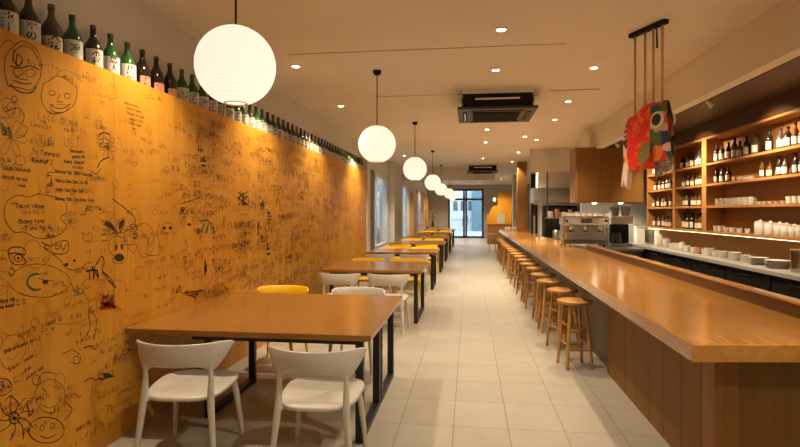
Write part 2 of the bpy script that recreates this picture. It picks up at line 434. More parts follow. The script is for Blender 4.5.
def ring(cx, cy, rx, ry, w=.006, ink='ink', a0=0, a1=360, n=18, fill=False):
    p = [W(cx+rx*math.cos(math.radians(a0+(a1-a0)*i/n)), cy-ry*math.sin(math.radians(a0+(a1-a0)*i/n))) for i in range(n+1)]
    blob(p[:-1], ink) if fill else stroke(p, w, ink)
def write(txt, y, z, h, w=.005, ink='ink', slope=0, jit=.12):
    u = h/6
    for ch in txt:
        if ch == ' ': y += 3*u; continue
        g = FONT.get(ch) or FONT.get(ch.upper())
        if g is None: y += 3*u; continue
        j = lambda: (rnd.random()-.5)*2*jit*3*u/3
        for s in g:
            stroke([(y+a*u*1.08+j(), z+b*u+j()+slope*0) for a, b in s], w, ink)
        adv = (max(a for s in g for a, b in s)+1.6)*u*1.02
        y += adv; z += slope*adv
    return y
def wpx(txt, px, py, hpx, w=.005, ink='ink', slope=0):
    y, z = W(px, py); D = XP*533/(.9917*(px-469.0))
    write(txt, y, z, hpx*D/533, w, ink, slope)
def kanji(y, z, h, w, ink):         # a small cluster of brush-like strokes
    for k in range(rnd.randint(4, 7)):
        if rnd.random() < .5:
            zz = z+rnd.random()*h; a = rnd.random()*.3*h; stroke([(y+a, zz), (y+a+h*(.4+.4*rnd.random()), zz+rnd.uniform(-.05,.1)*h)], w, ink)
        else:
            yy = y+rnd.random()*h*.8; a = rnd.random()*.3*h; stroke([(yy, z+h-a), (yy+rnd.uniform(-.2,.2)*h, z+h-a-h*(.3+.4*rnd.random()))], w, ink)
LET = 'ABCDEFGHIJKLMNOPRSTUVWXYZabdeghiklmnoprstuvyz0125!'
BUSY = []
def scrib(y, z, h, n, w, ink):
    for k in range(n):
        if rnd.random() < .5: kanji(y, z, h, w, ink)
        else: write(rnd.choice(LET), y, z, h*.9, w, ink)
        y += h*(.75+.3*rnd.random()); z += rnd.uniform(-.1,.1)*h
# the cap-wearing man top left
pl('8,86 4,70 6,55 14,46 22,41 32,45 39,55 41,70 38,82 30,90 20,88 8,86', .007)
pl('12,62 14,52 22,46 32,50 38,60 39,66', .007); pl('14,50 13,58 18,66 22,60 17,54 16,66', .012); pl('10,66 20,68 30,66 39,70', .009)
ring(18,72,5,4); ring(30,73,5,4); pl('13,80 18,82 24,84 31,83', .010); pl('14,76 20,79 28,80', .007); pl('10,84 16,90 24,93 32,92 36,86', .011)
pl('0,48 4,42 9,40 14,44', .006); pl('22,44 28,44 34,50', .005, 'ink_brown')
# the second face beside it
pl('43,84 41,98 46,110 54,114 66,111 74,104 77,92 76,84', .006); pl('43,84 50,80 58,76 70,82 76,88', .006); pl('57,76 58,72 66,70 76,76 82,82', .006, 'ink_brown')
ring(52,93,3,2.5); ring(67,96,3,2.5); pl('60,94 57,101 63,102', .006); pl('50,104 56,108 64,108 70,104', .008); pl('52,104 68,105', .004); pl('50,107 54,112 64,112 69,107', .007)
ring(6,108,9,10,.006,'ink_brown'); pl('2,104 3,110 6,106 9,112', .006); ring(14,99,3,3,.006)
# small writing near the top
for k, t in enumerate(('Dada no Kibou', 'Long For Island', 'Bonbon Nor Said', 'Yumeno Senri', 'Oden Salon', 'Haru')):
    wpx(t, 124+k*1.6, 103.5+k*5.2, 2.6, .0042)
pl('4,112 18,108 24,116 22,124 27,128 24,136 16,138', .006); wpx('Gus', 1, 129, 5, .009); wpx('OKD', 2, 135, 5, .009)
wpx('L A C E', 38, 118, 4.5, .006, 'ink_brown'); wpx('rai', 41, 123, 4, .005); wpx('Limosuke', 31, 126, 4.5, .005, 'ink_brown'); wpx('no hi', 64, 131, 4.5, .006)
wpx('THC', 38, 144, 9, .006, 'ink_brown'); wpx('USJ', 64, 146, 9, .006, 'ink_brown'); wpx('Sun', 100, 129, 4, .005); pl('40,136 38,145 46,147', .005, 'ink_brown')
ring(104,140.5,7,7); pl('99,140 103,139 102,143 99,143', .009); pl('105,139 109,140 108,144 105,143', .009); pl('100,146 104,147 108,145', .007); pl('98,135 104,132 110,135', .010)
wpx('To Tahpona', 32, 153.5, 4.6, .006); wpx('Rimpo1 2', 32, 162.5, 5, .007); wpx('Sakumara', 70, 152, 3, .007, slope=.05); wpx('anata wa', 72, 158, 3, .007, slope=.12); wpx('Koiro wasure', 64, 163, 3.4, .007, slope=.06)
wpx('yo kaze', 72, 168, 3, .005); pl('97,168 100,162 104,159 109,157', .012); pl('90,170 96,174 101,168', .008)
for k, t in enumerate(('Bonnad Sio 2000 Yamada', 'Hakka Son Saki No 00', 'Nomo Saki Nori Son 2', 'Gionno Saki Sno Iona Yuno')):
    wpx(t, 55, 172.5+k*9.2, 3.3, .0062, slope=-.01)
wpx('MARR YAMANO', 3, 170, 3.6, .006); wpx('No 1o', 0, 161, 4, .006); ring(20,160.5,5,5,.005,'ink_red'); wpx('Inrodi ng mit', 3, 178, 3.8, .006, slope=-.08); wpx('Mmiii', 18, 187, 3.4, .005); kanji(*W(44,190), .08, .008, 'ink'); kanji(*W(46,182), .06, .008, 'ink')
pl('8,200 18,195 28,197 38,194 50,196 64,201 66,212 60,218 66,226 60,234 48,238 36,238 24,232 14,232 6,222 4,210 8,200', .006)
wpx('Tokyo Village', 15, 208, 4.4, .006); wpx('Sara XXL U', 21, 214, 4.2, .005, 'ink_brown'); wpx('Obama Kenn', 18, 223.5, 4.4, .006); wpx('D ono Kai Ai', 25, 230, 4.4, .006); wpx('Hina', 46, 238, 4.2, .006)
pl('112,199 122,206 128,211 134,217 135,224', .011)
# dog, heads and creatures
pl('117,235 112,229 106,226 102,223 104,220 109,222 114,227 117,235', .006); blob([W(*p) for p in ((115,232),(110,228),(104,224),(105,221),(110,223),(114,227))])
pl('117,235 116,228 118,221 122,218 125,219 124,226 120,231 117,235', .006); blob([W(*p) for p in ((118,230),(119,223),(122,219),(124.5,220),(123,226))])
pl('111,238 108,244 109,251 113,256 112,261 118,264 125,261 127,254 127,245 124,239 117,236 111,238', .006); ring(119,257.5,5,4,fill=True)
ring(115.5,246,1.8,4.5,.005); ring(122,245.5,1.8,4.5,.005); ring(115.8,247,1,3,fill=True); ring(121.6,246.5,1,3,fill=True)
ring(133,228,4,4,.007); pl('130,225 132,229 135,226 136,230', .012); ring(135,236,3,3,.008); pl('133,234 137,236 133,238', .009); pl('100,236 105,234 107,240 101,241', .007)
ring(167,228.5,6,6); ring(164,228,1.6,1.8,fill=True); ring(170,228,1.6,1.8,fill=True); pl('165,232 167,233 169,232', .006)
ring(184,212,5,5); pl('180,212 184,209 187,212 184,215', .012); wpx('COL', 142, 238, 4, .005)
pl('8,252 10,248 18,247 24,249 25,254 22,256 26,262 20,265 12,263 9,257 8,252', .008); ring(18,258,4,3.5,.008); ring(18,258,1.4,1.4,fill=True); pl('9,254 16,253 24,255', .009)
pl('41,242 50,246 58,242 67,241 67,252 58,254 50,252 43,247', .008); ring(47,247,2.5,2,.007); ring(57,247,2.5,2,.008); pl('60,243 63,250 66,244', .008)
pl('82,232 85,235 90,233 92,238 88,241 83,239 82,232', .005); pl('84,242 92,242 98,240', .005, 'ink_brown')
pl('52,254 60,260 66,268 76,270 86,264 92,262', .006); ring(66,264.5,2,1.8,fill=True); ring(74,260.5,1.4,1.4,fill=True)
pl('86,272 96,270 98,278 94,268 98,262 101,256 104,262 102,270 108,279', .012); pl('92,266 94,278', .016); wpx('TM', 87, 280, 9, .014); pl('102,272 108,276 114,284', .013); pl('108,280 116,288', .018)
pl('84,296 84,280 100,280 124,282 124,300', .005, 'ink_red'); pl('94,300 100,286 104,300', .006, 'ink_red')
for k in range(26): pl('%f,%f %f,%f' % (98+rnd.random()*18, 296+rnd.random()*14, 98+rnd.random()*18, 292+rnd.random()*20), .010, 'ink_red')
for k in range(10): pl('%f,%f %f,%f' % (70+rnd.random()*16, 282+rnd.random()*14, 74+rnd.random()*16, 280+rnd.random()*16), .008, 'ink_green')
ring(112,297,2,2.6,fill=True,ink='ink_green')
ring(36,282,9,8,.020,'ink_green',70,300); ring(45,282,3,2.2,fill=True); pl('38,278 44,280 54,281', .006); pl('10,276 20,268 34,264 50,266 66,274 70,284 62,292 48,297 28,296 14,290 8,282', .005); pl('22,280 30,272 40,270', .004,'ink_brown')
pl('8,272 12,276 14,270 10,268', .010,'ink_green'); wpx('Sore wa', 0, 303, 3.4, .008); wpx('no mata', 0, 309, 3.2, .008)
# lower left
pl('35,304 42,300 48,310 46,322 64,324 80,322 90,316', .005, 'ink_brown'); ring(35,323,4,5,.006,'ink_red'); wpx('Viro', 48, 317, 5, .006, 'ink_red'); pl('98,302 104,298 110,306 118,312', .008,'ink_red')
for k in range(4): pl('100,%f %f,%f %f,%f' % (300+k*3, 108+k*2, 304+k, 112+k*3, 298+k*4), .011, 'ink_red')
wpx('Koyoi 2 9 2 Moon 12', 18, 338, 4.6, .006, slope=.16); wpx('Shiroi kumo to 1 2', 4, 354, 4, .007, slope=.12); wpx('SAN', 8, 372, 5, .006, slope=.2); wpx('omoi', 24, 362, 4, .006, slope=.2); wpx('utau', 22, 374, 4, .006, slope=.3); wpx('yume wo', 26, 380, 4, .006, slope=.3)
pl('0,378 8,380 12,388 6,394 0,396', .008); ring(3,386,1.5,1.5,fill=True); ring(9,387,1.2,1.2,fill=True)
for k in range(9):
    a = k*PI*2/9+.3; pl('%f,%f %f,%f %f,%f' % (14,418, 14+11*math.cos(a+.3),418-11*math.sin(a+.3), 14+20*math.cos(a),418-24*math.sin(a)), .008)
ring(14,418,5,6,.009); pl('4,402 10,396 18,404 12,414 6,412', .007); pl('22,412 26,404 30,416 33,408', .010)
ring(50,396,15,17,.007,'ink_brown'); pl('42,388 46,392', .006); pl('54,386 60,390', .006); pl('40,404 50,408 60,402', .007,'ink_brown'); ring(46,430,18,13,.008); ring(42,428,2,3,.006); ring(52,426,2,3,.006); pl('40,436 48,438 56,434', .007)
ring(36,380,4,5); pl('34,394 40,376 46,372 56,374', .006); pl('64,420 72,410 66,402 74,394 80,398', .010,'ink_red'); pl('72,398 82,396', .008,'ink_red')
pl('62,354 72,350 80,356 78,364 70,362', .006); ring(76,360,3,4); pl('86,336 90,326 88,312 92,306', .008); pl('94,340 96,320 92,312', .008); pl('84,348 90,346 96,350', .010)
pl('84,382 90,378 96,380 100,378 104,380', .010); ring(101,376.5,3,3,.008); blob([W(*p) for p in ((103,373),(108,373),(115,376.5),(104,379))])
ring(100,388,5,6,.005,'ink_brown'); ring(60,380,5,7,.005,'ink_brown'); kanji(*W(112,365), .09, .007, 'ink_brown'); kanji(*W(106,420), .09, .006, 'ink_brown'); wpx('Saku no', 76, 432, 4, .006, slope=.1)
# middle of the wall
wpx('6V', 178, 190, 6.5, .014); wpx('22 2', 193, 186, 5, .010); pl('180,204 190,201 200,197', .010); pl('182,194 200,196 196,190', .006)
wpx('JR', 179, 214, 7, .016); pl('200,222 206,220 210,224 214,232', .022,'ink_green'); pl('204,224 200,232', .030,'ink_green'); pl('208,224 206,234', .034,'ink_green'); pl('213,226 214,235', .030,'ink_green'); ring(189,224.5,2,1.6,fill=True); ring(198,231,1.6,3.4,fill=True,ink='ink_green')
for k in range(18):
    a = rnd.random()*6.28; pl('%f,%f %f,%f' % (238+rnd.random()*10, 192+rnd.random()*14, 236+rnd.random()*14, 190+rnd.random()*16), .016)
for k in range(14): pl('%f,%f %f,%f' % (204+rnd.random()*3, 262+rnd.random()*14, 204+rnd.random()*3, 258+rnd.random()*14), .018)
for k in range(9): pl('%f,%f %f,%f' % (180+rnd.random()*20, 292+rnd.random()*6, 184+rnd.random()*20, 290+rnd.random()*6), .012, 'ink_red' if k%2 else 'ink')
wpx('JT', 176, 293, 6, .014)
kanji(*W(199,168), .16, .018, 'ink'); kanji(*W(198,158), .14, .016, 'ink')
for k in range(5): kanji(*W(256+rnd.random()*12, 212+k*11), .16, .022, 'ink')
# general handwriting all over
for k in range(1900):
    y = 1.2+11.2*rnd.random()**.85; z = .12+2.36*rnd.random()
    near = y < 4.3
    if y > 7.2 and rnd.random() < min(.85, (y-7.2)/3): continue
    if near and rnd.random() < .22: continue
    ink = rnd.choices(('ink_brown','ink','ink_red','ink_green'), (.80,.14,.045,.015))[0]
    h = rnd.uniform(.022,.045) if near else rnd.uniform(.03,.085)
    if rnd.random() < .80: scrib(y, z, h, rnd.randint(2,7), h*.085+.001, ink)
    else:
        r = h*rnd.uniform(.8,2.0); n = rnd.choice((4,5,14,14)); a = rnd.random()*6
        stroke([(y+r*math.cos(a+i*2*PI/n), z+r*.9*math.sin(a+i*2*PI/n)*(1+.1*rnd.random())) for i in range(n+1)], .005, ink)
        if n > 6:
            stroke([(y-r*.4, z+r*.2),(y-r*.3, z+r*.3)], .006, ink); stroke([(y+r*.3, z+r*.2),(y+r*.4, z+r*.3)], .006, ink); stroke([(y-r*.3, z-r*.3),(y, z-r*.45),(y+r*.3, z-r*.3)], .005, ink)
for k in range(40):
    y = 1.6+3.4*rnd.random(); z = .15+2.2*rnd.random(); r = rnd.uniform(.05,.13); ink = rnd.choices(('ink_brown','ink','ink_red'),(.85,.10,.05))[0]
    m = rnd.randint(0,3)
    if m == 0:
        P = [(y+r*math.cos(t*.5)*(.3+t*.06), z+r*math.sin(t*.5)*(.3+t*.06)) for t in range(18)]; stroke(smooth(P,2), .006, ink)
    elif m == 1:
        for q in range(6): a = q*PI/3; stroke(smooth([(y,z),(y+r*.7*math.cos(a+.3),z+r*.7*math.sin(a+.3)),(y+r*math.cos(a),z+r*math.sin(a)),(y+r*.7*math.cos(a-.3),z+r*.7*math.sin(a-.3)),(y,z)],3), .005, ink)
    elif m == 2:
        stroke(smooth([(y+rnd.uniform(-1,1)*r*1.5, z+rnd.uniform(-1,1)*r) for q in range(7)],4), .006, ink)
    else:
        stroke(smooth([(y-r,z),(y-r*.6,z+r*.8),(y,z+r),(y+r*.7,z+r*.7),(y+r,z),(y+r*.5,z-r*.9),(y-r*.5,z-r*.9),(y-r,z)],4), .006, ink)
        stroke([(y-r*.35,z+r*.2),(y-r*.25,z+r*.2)], .014, ink); stroke([(y+r*.25,z+r*.2),(y+r*.35,z+r*.2)], .014, ink); stroke(smooth([(y-r*.4,z-r*.3),(y,z-r*.5),(y+r*.4,z-r*.25)],4), .006, ink)
        stroke([(y-r*.7,z+r*.7),(y-r*.9,z+r*1.4),(y-r*.2,z+r)], .006, ink); stroke([(y+r*.2,z+r),(y+r*.8,z+r*1.5),(y+r*.75,z+r*.6)], .006, ink)
for k in range(420):
    y = 5.5+6.9*rnd.random()**.8; z = .2+2.3*rnd.random(); l = rnd.uniform(.04,.20)
    stroke([(y,z),(y+rnd.uniform(-.01,.01),z+l*.5),(y+rnd.uniform(-.01,.01),z+l)], rnd.uniform(.010,.026), rnd.choices(('ink_brown','ink'),(.9,.1))[0])
for k, lab in (('ink','black marker lines'), ('ink_brown','faded brown marker lines'), ('ink_red','red marker lines'), ('ink_green','green marker lines')):
    o = INK[k].build('marker_drawing', M[k], pw); o['label'] = lab

# ---------------------------------------------------------------- sake bottles on the ledge
def text_faces(txt, size):
    cu = bpy.data.curves.new('txt', 'FONT'); cu.body = txt; cu.size = size; cu.align_x = 'CENTER'; cu.resolution_u = 2; cu.offset = .022*size
    o = bpy.data.objects.new('txt', cu); C.objects.link(o)
    me = bpy.data.meshes.new_from_object(o.evaluated_get(bpy.context.evaluated_depsgraph_get()))
    vs = [tuple(v.co) for v in me.vertices]; fs = [tuple(p.vertices) for p in me.polygons]
    bpy.data.objects.remove(o); bpy.data.curves.remove(cu); bpy.data.meshes.remove(me)
    return vs, fs
BR = .0600
BOT = [(0,0),(.056,0),(BR,.006),(BR,.232),(.057,.250),(.047,.276),(.033,.300),(.0225,.322),(.0185,.345),(.0175,.372),(.020,.374),(.020,.382)]
def arc_label(mb, r, z0, z1, a0, a1, n=12):
    vs = []; fs = []
    for i in range(n+1):
        a = a0+(a1-a0)*i/n
        vs += [(r*math.cos(a), r*math.sin(a), z0), (r*math.cos(a), r*math.sin(a), z1)]
    for i in range(n): fs.append((2*i, 2*i+2, 2*i+3, 2*i+1))
    return mb.add(vs, fs)
def wrap_text(mb, lines, r, zc, size, a_mid):
    z = zc+size*(len(lines)-1)*.5
    for t in lines:
        vs, fs = text_faces(t, size)
        out = []
        for x, y, _ in vs:
            a = a_mid+x/r
            out.append((r*math.cos(a), r*math.sin(a), z+y-size*.35))
        mb.add(out, fs); z -= size*1.0
    return mb
def sake(glass, labm, lines, size=.060, z0=.055, z1=.232, ink='ink', half=1.25):
    o = thing('sake_bottle', '-', 'bottle')
    MB().lathe(BOT, n=20).build('bottle_glass', M[glass], o, smooth=50)
    MB().lathe([(0,.381),(.0205,.381),(.0205,.40),(.018,.404),(0,.404)], n=14).build('bottle_cap', M['cap'], o, smooth=50)
    A = -.45            # labels face the room, turned a little to the near end
    lb = arc_label(MB(), BR+.0006, z0, z1, A-half, A+half).build('bottle_label', M[labm], o, smooth=True)
    wrap_text(MB(), lines, BR+.0014, (z0+z1)/2+.036, size, A-.12).build('lettering', M[ink], lb)
    return o
KIND = {
 'a': sake('brown_glass','label_white',['玉','千']), 'b': sake('brown_glass','label_white',['幸','の']),
 'c': sake('smoke_glass','label_cream',['久','花'],.075,.055,.20,'ink',1.5), 'd': sake('green_glass','label_white',['凌']),
 'e': sake('brown_glass','label_white',['木','村']), 'f': sake('green_glass','label_white',['恩','人']),
 'g': sake('green_glass','label_white',['正','宗']), 'h': sake('brown_glass','label_pink',['上','々'],.05,.03,.19,'ink',.8),
 'i': sake('brown_glass','label_pink',['石','山'],.05,.03,.18,'ink_brown',.8), 'j': sake('green_glass','label_white',['弓'],.075),
 'k': sake('smoke_glass','label_white',['白','山']), 'l': sake('brown_glass','label_cream',['山','田'])}
DESC = {'a':'brown sake bottle with white label','b':'brown sake bottle with bold white label','c':'smoky sake bottle with cream label','d':'green sake bottle with one-character label',
 'e':'brown sake bottle with white label','f':'green sake bottle with bold white label','g':'green sake bottle with white label','h':'brown sake bottle with pink label','i':'brown sake bottle with low pink label',
 'j':'green sake bottle with large-character label','k':'smoky sake bottle with white label','l':'brown sake bottle with cream label'}
px0 = [-14, 6, 29, 52, 73, 94, 111.5, 128.5, 143.5, 157.5, 171, 183, 193.5]
spots = [1.0084*(1344/(469-p))+.13*-2.522 for p in px0]
while spots[-1] < 12.2: spots.append(spots[-1]+(.185 if len(spots) < 24 else .192))
seq = 'ma'.replace('m','l')+'bcdefghiijg'
pool = 'fgakbdjegal'
used = set()
for i, y in enumerate(spots):
    k = seq[i] if i < len(seq) else pool[(i*7+i//5) % len(pool)]
    src = KIND[k]
    o = src if k not in used else copy_tree(src)
    used.add(k)
    o.location = (-2.530, y+.03, 2.461)
    o['label'] = '%s, %s from the near end of the ledge' % (DESC[k], ordinal(i+1)) if i else DESC[k]+', cut off at the near end of the ledge'
    o['group'] = 'sake bottles on the ledge'
for k, o in KIND.items():
    if k not in used:
        for c in kids(o): 
            for g in kids(c): bpy.data.objects.remove(g)
            bpy.data.objects.remove(c)
        bpy.data.objects.remove(o)

# ---------------------------------------------------------------- lanterns
def lantern_mesh(R=.22):
    prof = []
    n = 48
    for i in range(n+1):
        t = -PI/2+.30+(PI-.60)*i/n
        k = 1.0+(.006 if i % 2 else 0)
        prof.append((R*k*math.cos(t), R*k*math.sin(t)))
    return MB().lathe(prof, n=36)
lan0 = None
LY = [(-1.30,2.85,2.43),(-1.08,6.21,2.39),(-1.0,9.85,2.42),(-.985,14.5,2.40),(-.99,18.9,2.42),(-.86,23.1,2.40),(-.86,27.1,2.40)]
for i, (x, y, z) in enumerate(LY):
    if lan0 is None:
        o = lan0 = thing('paper_lantern', '-', 'lantern')
        lantern_mesh().build('paper_shade', M['paper'], o, smooth=True)
        for zz in (.2095, -.2095):
            r = MB().lathe([(.058,zz-.004),(.066,zz-.004),(.066,zz+.004),(.058,zz+.004),(.058,zz-.004)], n=24)
            r.build('wire_ring', M['birch'], o)
        MB().tube([(-.06,0,.2095),(.06,0,.2095)], .003, 6).build('cross_wire', M['birch'], o)
        MB().tube([(0,0,.20),(0,0,ZC-2.41)], .006, 8).build('cord', M['black'], o)
        MB().lathe([(0,ZC-2.40),(.05,ZC-2.40),(.05,ZC-2.42),(.035,ZC-2.45),(0,ZC-2.45)], n=18).build('ceiling_canopy', M['black'], o, smooth=40)
    else: o = copy_tree(lan0)
    o.location = (x, y, z)
    o.location.z = 2.42 if i == 0 else 2.40
    o['label'] = ('large round white paper lantern hanging nearest, in front of the marker wall' if i == 0 else
                  'round white paper lantern, %s from the near end of the row' % ordinal(i+1) if i < 6 else 'farthest small paper lantern in front of the glass door')
    o['group'] = 'paper lanterns over the tables'

# ---------------------------------------------------------------- downlights
def downlight(x, y, label, power=SPOT_W, first=[None], cone=112):
    if first[0] is None:
        o = first[0] = thing('ceiling_downlight', '-', 'downlight')
        MB().lathe([(.040,0),(.055,0),(.055,-.006),(.042,-.008),(.040,0)], n=24).build('trim_ring', M['alu'], o, smooth=40)
        MB().lathe([(0,-.003),(.040,-.003),(.040,0),(0,0)], n=20).build('lens', M['lamp'], o)
    else: o = copy_tree(first[0])
    o.location = (x, y, ZC)
    for c in kids(o):
        if c.type == 'LIGHT': bpy.data.objects.remove(c)
    ld = bpy.data.lights.new('downlight_beam', 'SPOT'); ld.energy = power*(1.5 if y > 10 and power == SPOT_W else 1); ld.color = WARM; ld.spot_size = math.radians(cone); ld.spot_blend = .65; ld.shadow_soft_size = .045
    lo = bpy.data.objects.new('downlight_beam', ld); C.objects.link(lo); lo.parent = o; lo.location = (0,0,-.012)
    o['label'] = label; o['group'] = 'recessed ceiling downlights'
for i, (x, y) in enumerate([(.29,4.95),(.31,6.36),(.36,10.9),(.39,12.9),(.42,16.8),(.42,22.5),(.42,28)]):
    downlight(x, y, 'recessed downlight over the aisle, %s from the near end' % ordinal(i+1))
for i, (x, y) in enumerate([(-1.97,3.6),(-1.97,5.9),(-2.0,8.2),(-1.95,11.2),(-1.9,15.6),(-1.9,22),(-1.9,27.5),(-1.6,31)]):  # last one is added to brighten the far end
    downlight(x, y, 'recessed downlight beside the marker wall, %s from the near end' % ordinal(i+1))
for i, (x, y) in enumerate([(1.43,6.4),(1.48,8.3),(1.53,9.9),(1.22,12.05),(1.54,12.6),(1.37,15.2),(1.41,18),(1.5,25.6),(1.6,27.6),(.6,31)]):  # last three, past the bar, are added to brighten the partition
    downlight(x, y, 'recessed downlight above the bar counter or added beyond it, %s from the near end' % ordinal(i+1))

downlight(.40, -.5, 'unseen added downlight over the near end of the aisle, behind the viewer', 80, cone=150)  # unseen lamp added to light the bar end that faces the camera
downlight(1.43, 2.2, 'unseen added downlight above the near end of the bar counter', 110, cone=160)  # unseen lamp added to brighten the bar front and the carp
# ---------------------------------------------------------------- air conditioners
def aircon(label, x, y):
    o = thing('ceiling_air_conditioner', label, 'air conditioner', (x, y, 3.0), 0, 'black ceiling cassettes')
    w, d = .54, .575
    MB().box(-w+.06, w-.06, -d+.05, d-.05, .03, ZC-3.0).build('housing', M['black'], o, bevel=.012)
    MB().box(-w+.06, w-.06, -d+.03, -d+.05, ZC-3.05, ZC-3.0).build('ceiling_collar', M['alu'], o)
    MB().box(-w, w, -d, d, 0, .035).build('fascia', M['charcoal'], o, bevel=.008)
    MB().box(-.30, .30, -d+.044, -d+.052, .135, .16).build('front_louver', M['chrome'], o)
    g = MB().box(-.33, .33, -.33, .33, -.012, 0)
    for k in range(12): g.box(-.32, .32, -.31+k*.054, -.30+k*.054, -.016, -.012)
    g.build('intake_grille', M['black'], o)
    for s in (-1, 1):
        MB().box(s*.44-.03, s*.44+.03, -.36, .36, -.006, 0).build('outlet_slot', M['black'], o)
        MB().box(-.36, .36, s*.44-.03, s*.44+.03, -.006, 0).build('outlet_slot', M['black'], o)
        MB().box(s*.44-.008, s*.44+.008, -.30, .30, -.014, -.006).build('outlet_vane', M['chrome'], o)
        MB().tube([(s*.47,-d+.03,.06),(s*.49,-d+.0,.10),(s*.49,-d+.0,.14),(s*.47,-d+.03,.19)], .012, 8).build('hanger_bracket', M['steel'], o, smooth=True)
aircon('large black ceiling air conditioner hanging over the near aisle', .38, 7.9)
aircon('small-looking black ceiling air conditioner far down the aisle', .46, 19.2)

# ---------------------------------------------------------------- dining tables
TZ = .77
def table(label, x0, x1, y0, y1, double=False):
    o = thing('dining_table', label, 'table', ((x0+x1)/2, y0, 0), 0, 'dining tables along the marker wall')
    hw = (x1-x0)/2; d = y1-y0
    MB().box(-hw, hw, 0, d, TZ-.042, TZ).build('tabletop', M['table'], o, bevel=.004)
    spans = [(.10,d/2-.03),(d/2+.03,d-.10)] if double else [(.10,d-.10)]
    for s in (-1, 1):
        X = s*(hw-.10) if s > 0 else s*(hw-.42 if double else hw-.12)
        for a, b in ([(.40,1.30)] if double and s < 0 else spans):
            f = MB()
            t = .028
            for y in (a+t, b-t): f.box(X-t, X+t, y-t, y+t, 0, TZ-.042)
            f.box(X-t, X+t, a+2*t, b-2*t, 0, .045); f.box(X-t, X+t, a+2*t, b-2*t, TZ-.092, TZ-.042)
            f.build('leg_frame', M['black_metal'], o, bevel=.003)
    for y in ((.13, 1.26) if double else (.13, d-.13)):
        Xl = -(hw-.42 if double else hw-.12)
        MB().box(Xl+.028, hw-.128, y-.02, y+.02, TZ-.092, TZ-.042).build('apron_rail', M['black_metal'], o)
table('large brown wooden dining table in the foreground against the marker wall', -2.44, -.655, 3.52, 5.24, True)
TY = [(7.5,8.85),(10.85,12.0),(14.0,15.4),(17.1,18.5),(20.9,22.3),(25.0,26.6)]
for i, (a, b) in enumerate(TY):
    table('brown wooden dining table, %s from the near end of the row' % ordinal(i+2), -2.12, -.66, a, b)

# ---------------------------------------------------------------- chairs
def super_ring(rx_f, rx_b, ry, n=32, e=3.2):
    pts = []
    for k in range(n):
        t = 2*PI*k/n
        c, s = math.cos(t), math.sin(t)
        x = math.copysign(abs(c)**(2/e), c); y = math.copysign(abs(s)**(2/e), s)
        rx = rx_b+(rx_f-rx_b)*(y+1)/2
        pts.append((x*rx, y*ry))
    return pts
def make_chair(mat):
    o = thing('dining_chair', '-', 'chair')
    m = M[mat]
    base = super_ring(.262, .230, .248)
    n = len(base)
    vs = []; fs = []
    lv = [(.0,.437),(.45,.438),(.75,.443),(.93,.449),(.985,.445),(1.0,.434),(.985,.422),(.9,.412),(.5,.408),(.0,.408)]
    rows = []
    for s, z in lv:
        if s == 0: rows.append([len(vs)]); vs.append((0,0,z+.014))
        else:
            rows.append(list(range(len(vs), len(vs)+n)))
            for x, y in base:
                zz = z - (.012*max(0, y/.248)**2 if s > .5 else 0)
                vs.append((x*s, y*s, zz+.028*(y*s/.248+1)/2))
    for A, B in zip(rows, rows[1:]):
        for k in range(n):
            if len(A) == 1: fs.append((A[0], B[k], B[(k+1)%n]))
            elif len(B) == 1: fs.append((A[k], B[0], A[(k+1)%n]))
            else: fs.append((A[k], B[k], B[(k+1)%n], A[(k+1)%n]))
    MB().add(vs, fs).build('seat', m, o, smooth=60)
    for s in (-1, 1):
        MB().tube([(s*.185,.175,.42),(s*.205,.20,.30),(s*.222,.222,.12),(s*.230,.232,0)], [.024,.020,.016,.013], 12).build('leg', m, o, smooth=50)
        MB().tube([(s*.238,-.262,0),(s*.222,-.245,.18),(s*.203,-.225,.38),(s*.198,-.216,.46),(s*.196,-.208,.55),(s*.195,-.212,.66)], [.013,.016,.021,.021,.016,.009], 12).build('leg', m, o, smooth=50)
        MB().tube([(s*.198,-.222,.425),(s*.17,-.15,.428)], [.020,.022], 10).build('seat_bracket', m, o, smooth=50)
    # wrap-round back band
    N_ = 36; vs = []; fs = []
    for i in range(N_+1):
        t = -1+2*i/N_
        a = abs(t)
        x = .292*math.sin(t*1.25)/math.sin(1.25)
        y = -.262+.21*(1-math.cos(t*1.35))
        top = .785+.004*a**2-.016*a**8
        k = min(1, max(0, (a-.62)/.38))
        bot = .638+.002*a+(.125)*(k**1.5)-.034*math.exp(-((a-.556)/.12)**2)
        if a > .97: bot = min(bot, top-.022)
        d = Vector((math.cos(t*1.25), math.sin(t*1.25)*.9, 0)).normalized(); nr = Vector((d.y, -d.x, 0))
        th = .008
        tilt = -.020
        for (sgn, z, e) in ((1,bot+.006,0),(1,top-.006,tilt),(.4,top,tilt),(-.4,top,tilt),(-1,top-.006,tilt),(-1,bot+.006,0),(-.4,bot,0),(.4,bot,0)):
            vs.append((x+nr.x*th*sgn, y+nr.y*th*sgn+e, z))
    for i in range(N_):
        for k in range(8): fs.append((i*8+k, i*8+(k+1)%8, (i+1)*8+(k+1)%8, (i+1)*8+k))
    fs.append(tuple(range(8))); fs.append(tuple(N_*8+k for k in range(8)))
    MB().add(vs, fs).build('backrest', m, o, smooth=60)
    return o
CH = {'w': make_chair('white_plastic'), 'y': make_chair('yellow_plastic')}
cu = set()
def chair(kind, x, y, rz, label, wide=.97):
    o = CH[kind] if kind not in cu else copy_tree(CH[kind])
    cu.add(kind)
    o.location = (x, y, 0); o.rotation_euler = (0, 0, rz); o.scale = (wide, 1.13 if wide > 1 else 1.02, 1)
    o['label'] = label; o['group'] = 'plastic dining chairs at the tables'
R = math.radians
chair('w', -1.835, 3.37, R(6), 'white plastic chair nearest the marker wall, tucked at the foreground table', 1.06)
chair('w', -.935, 3.32, R(2), 'white plastic chair at the aisle corner of the foreground table, back to us', 1.04)
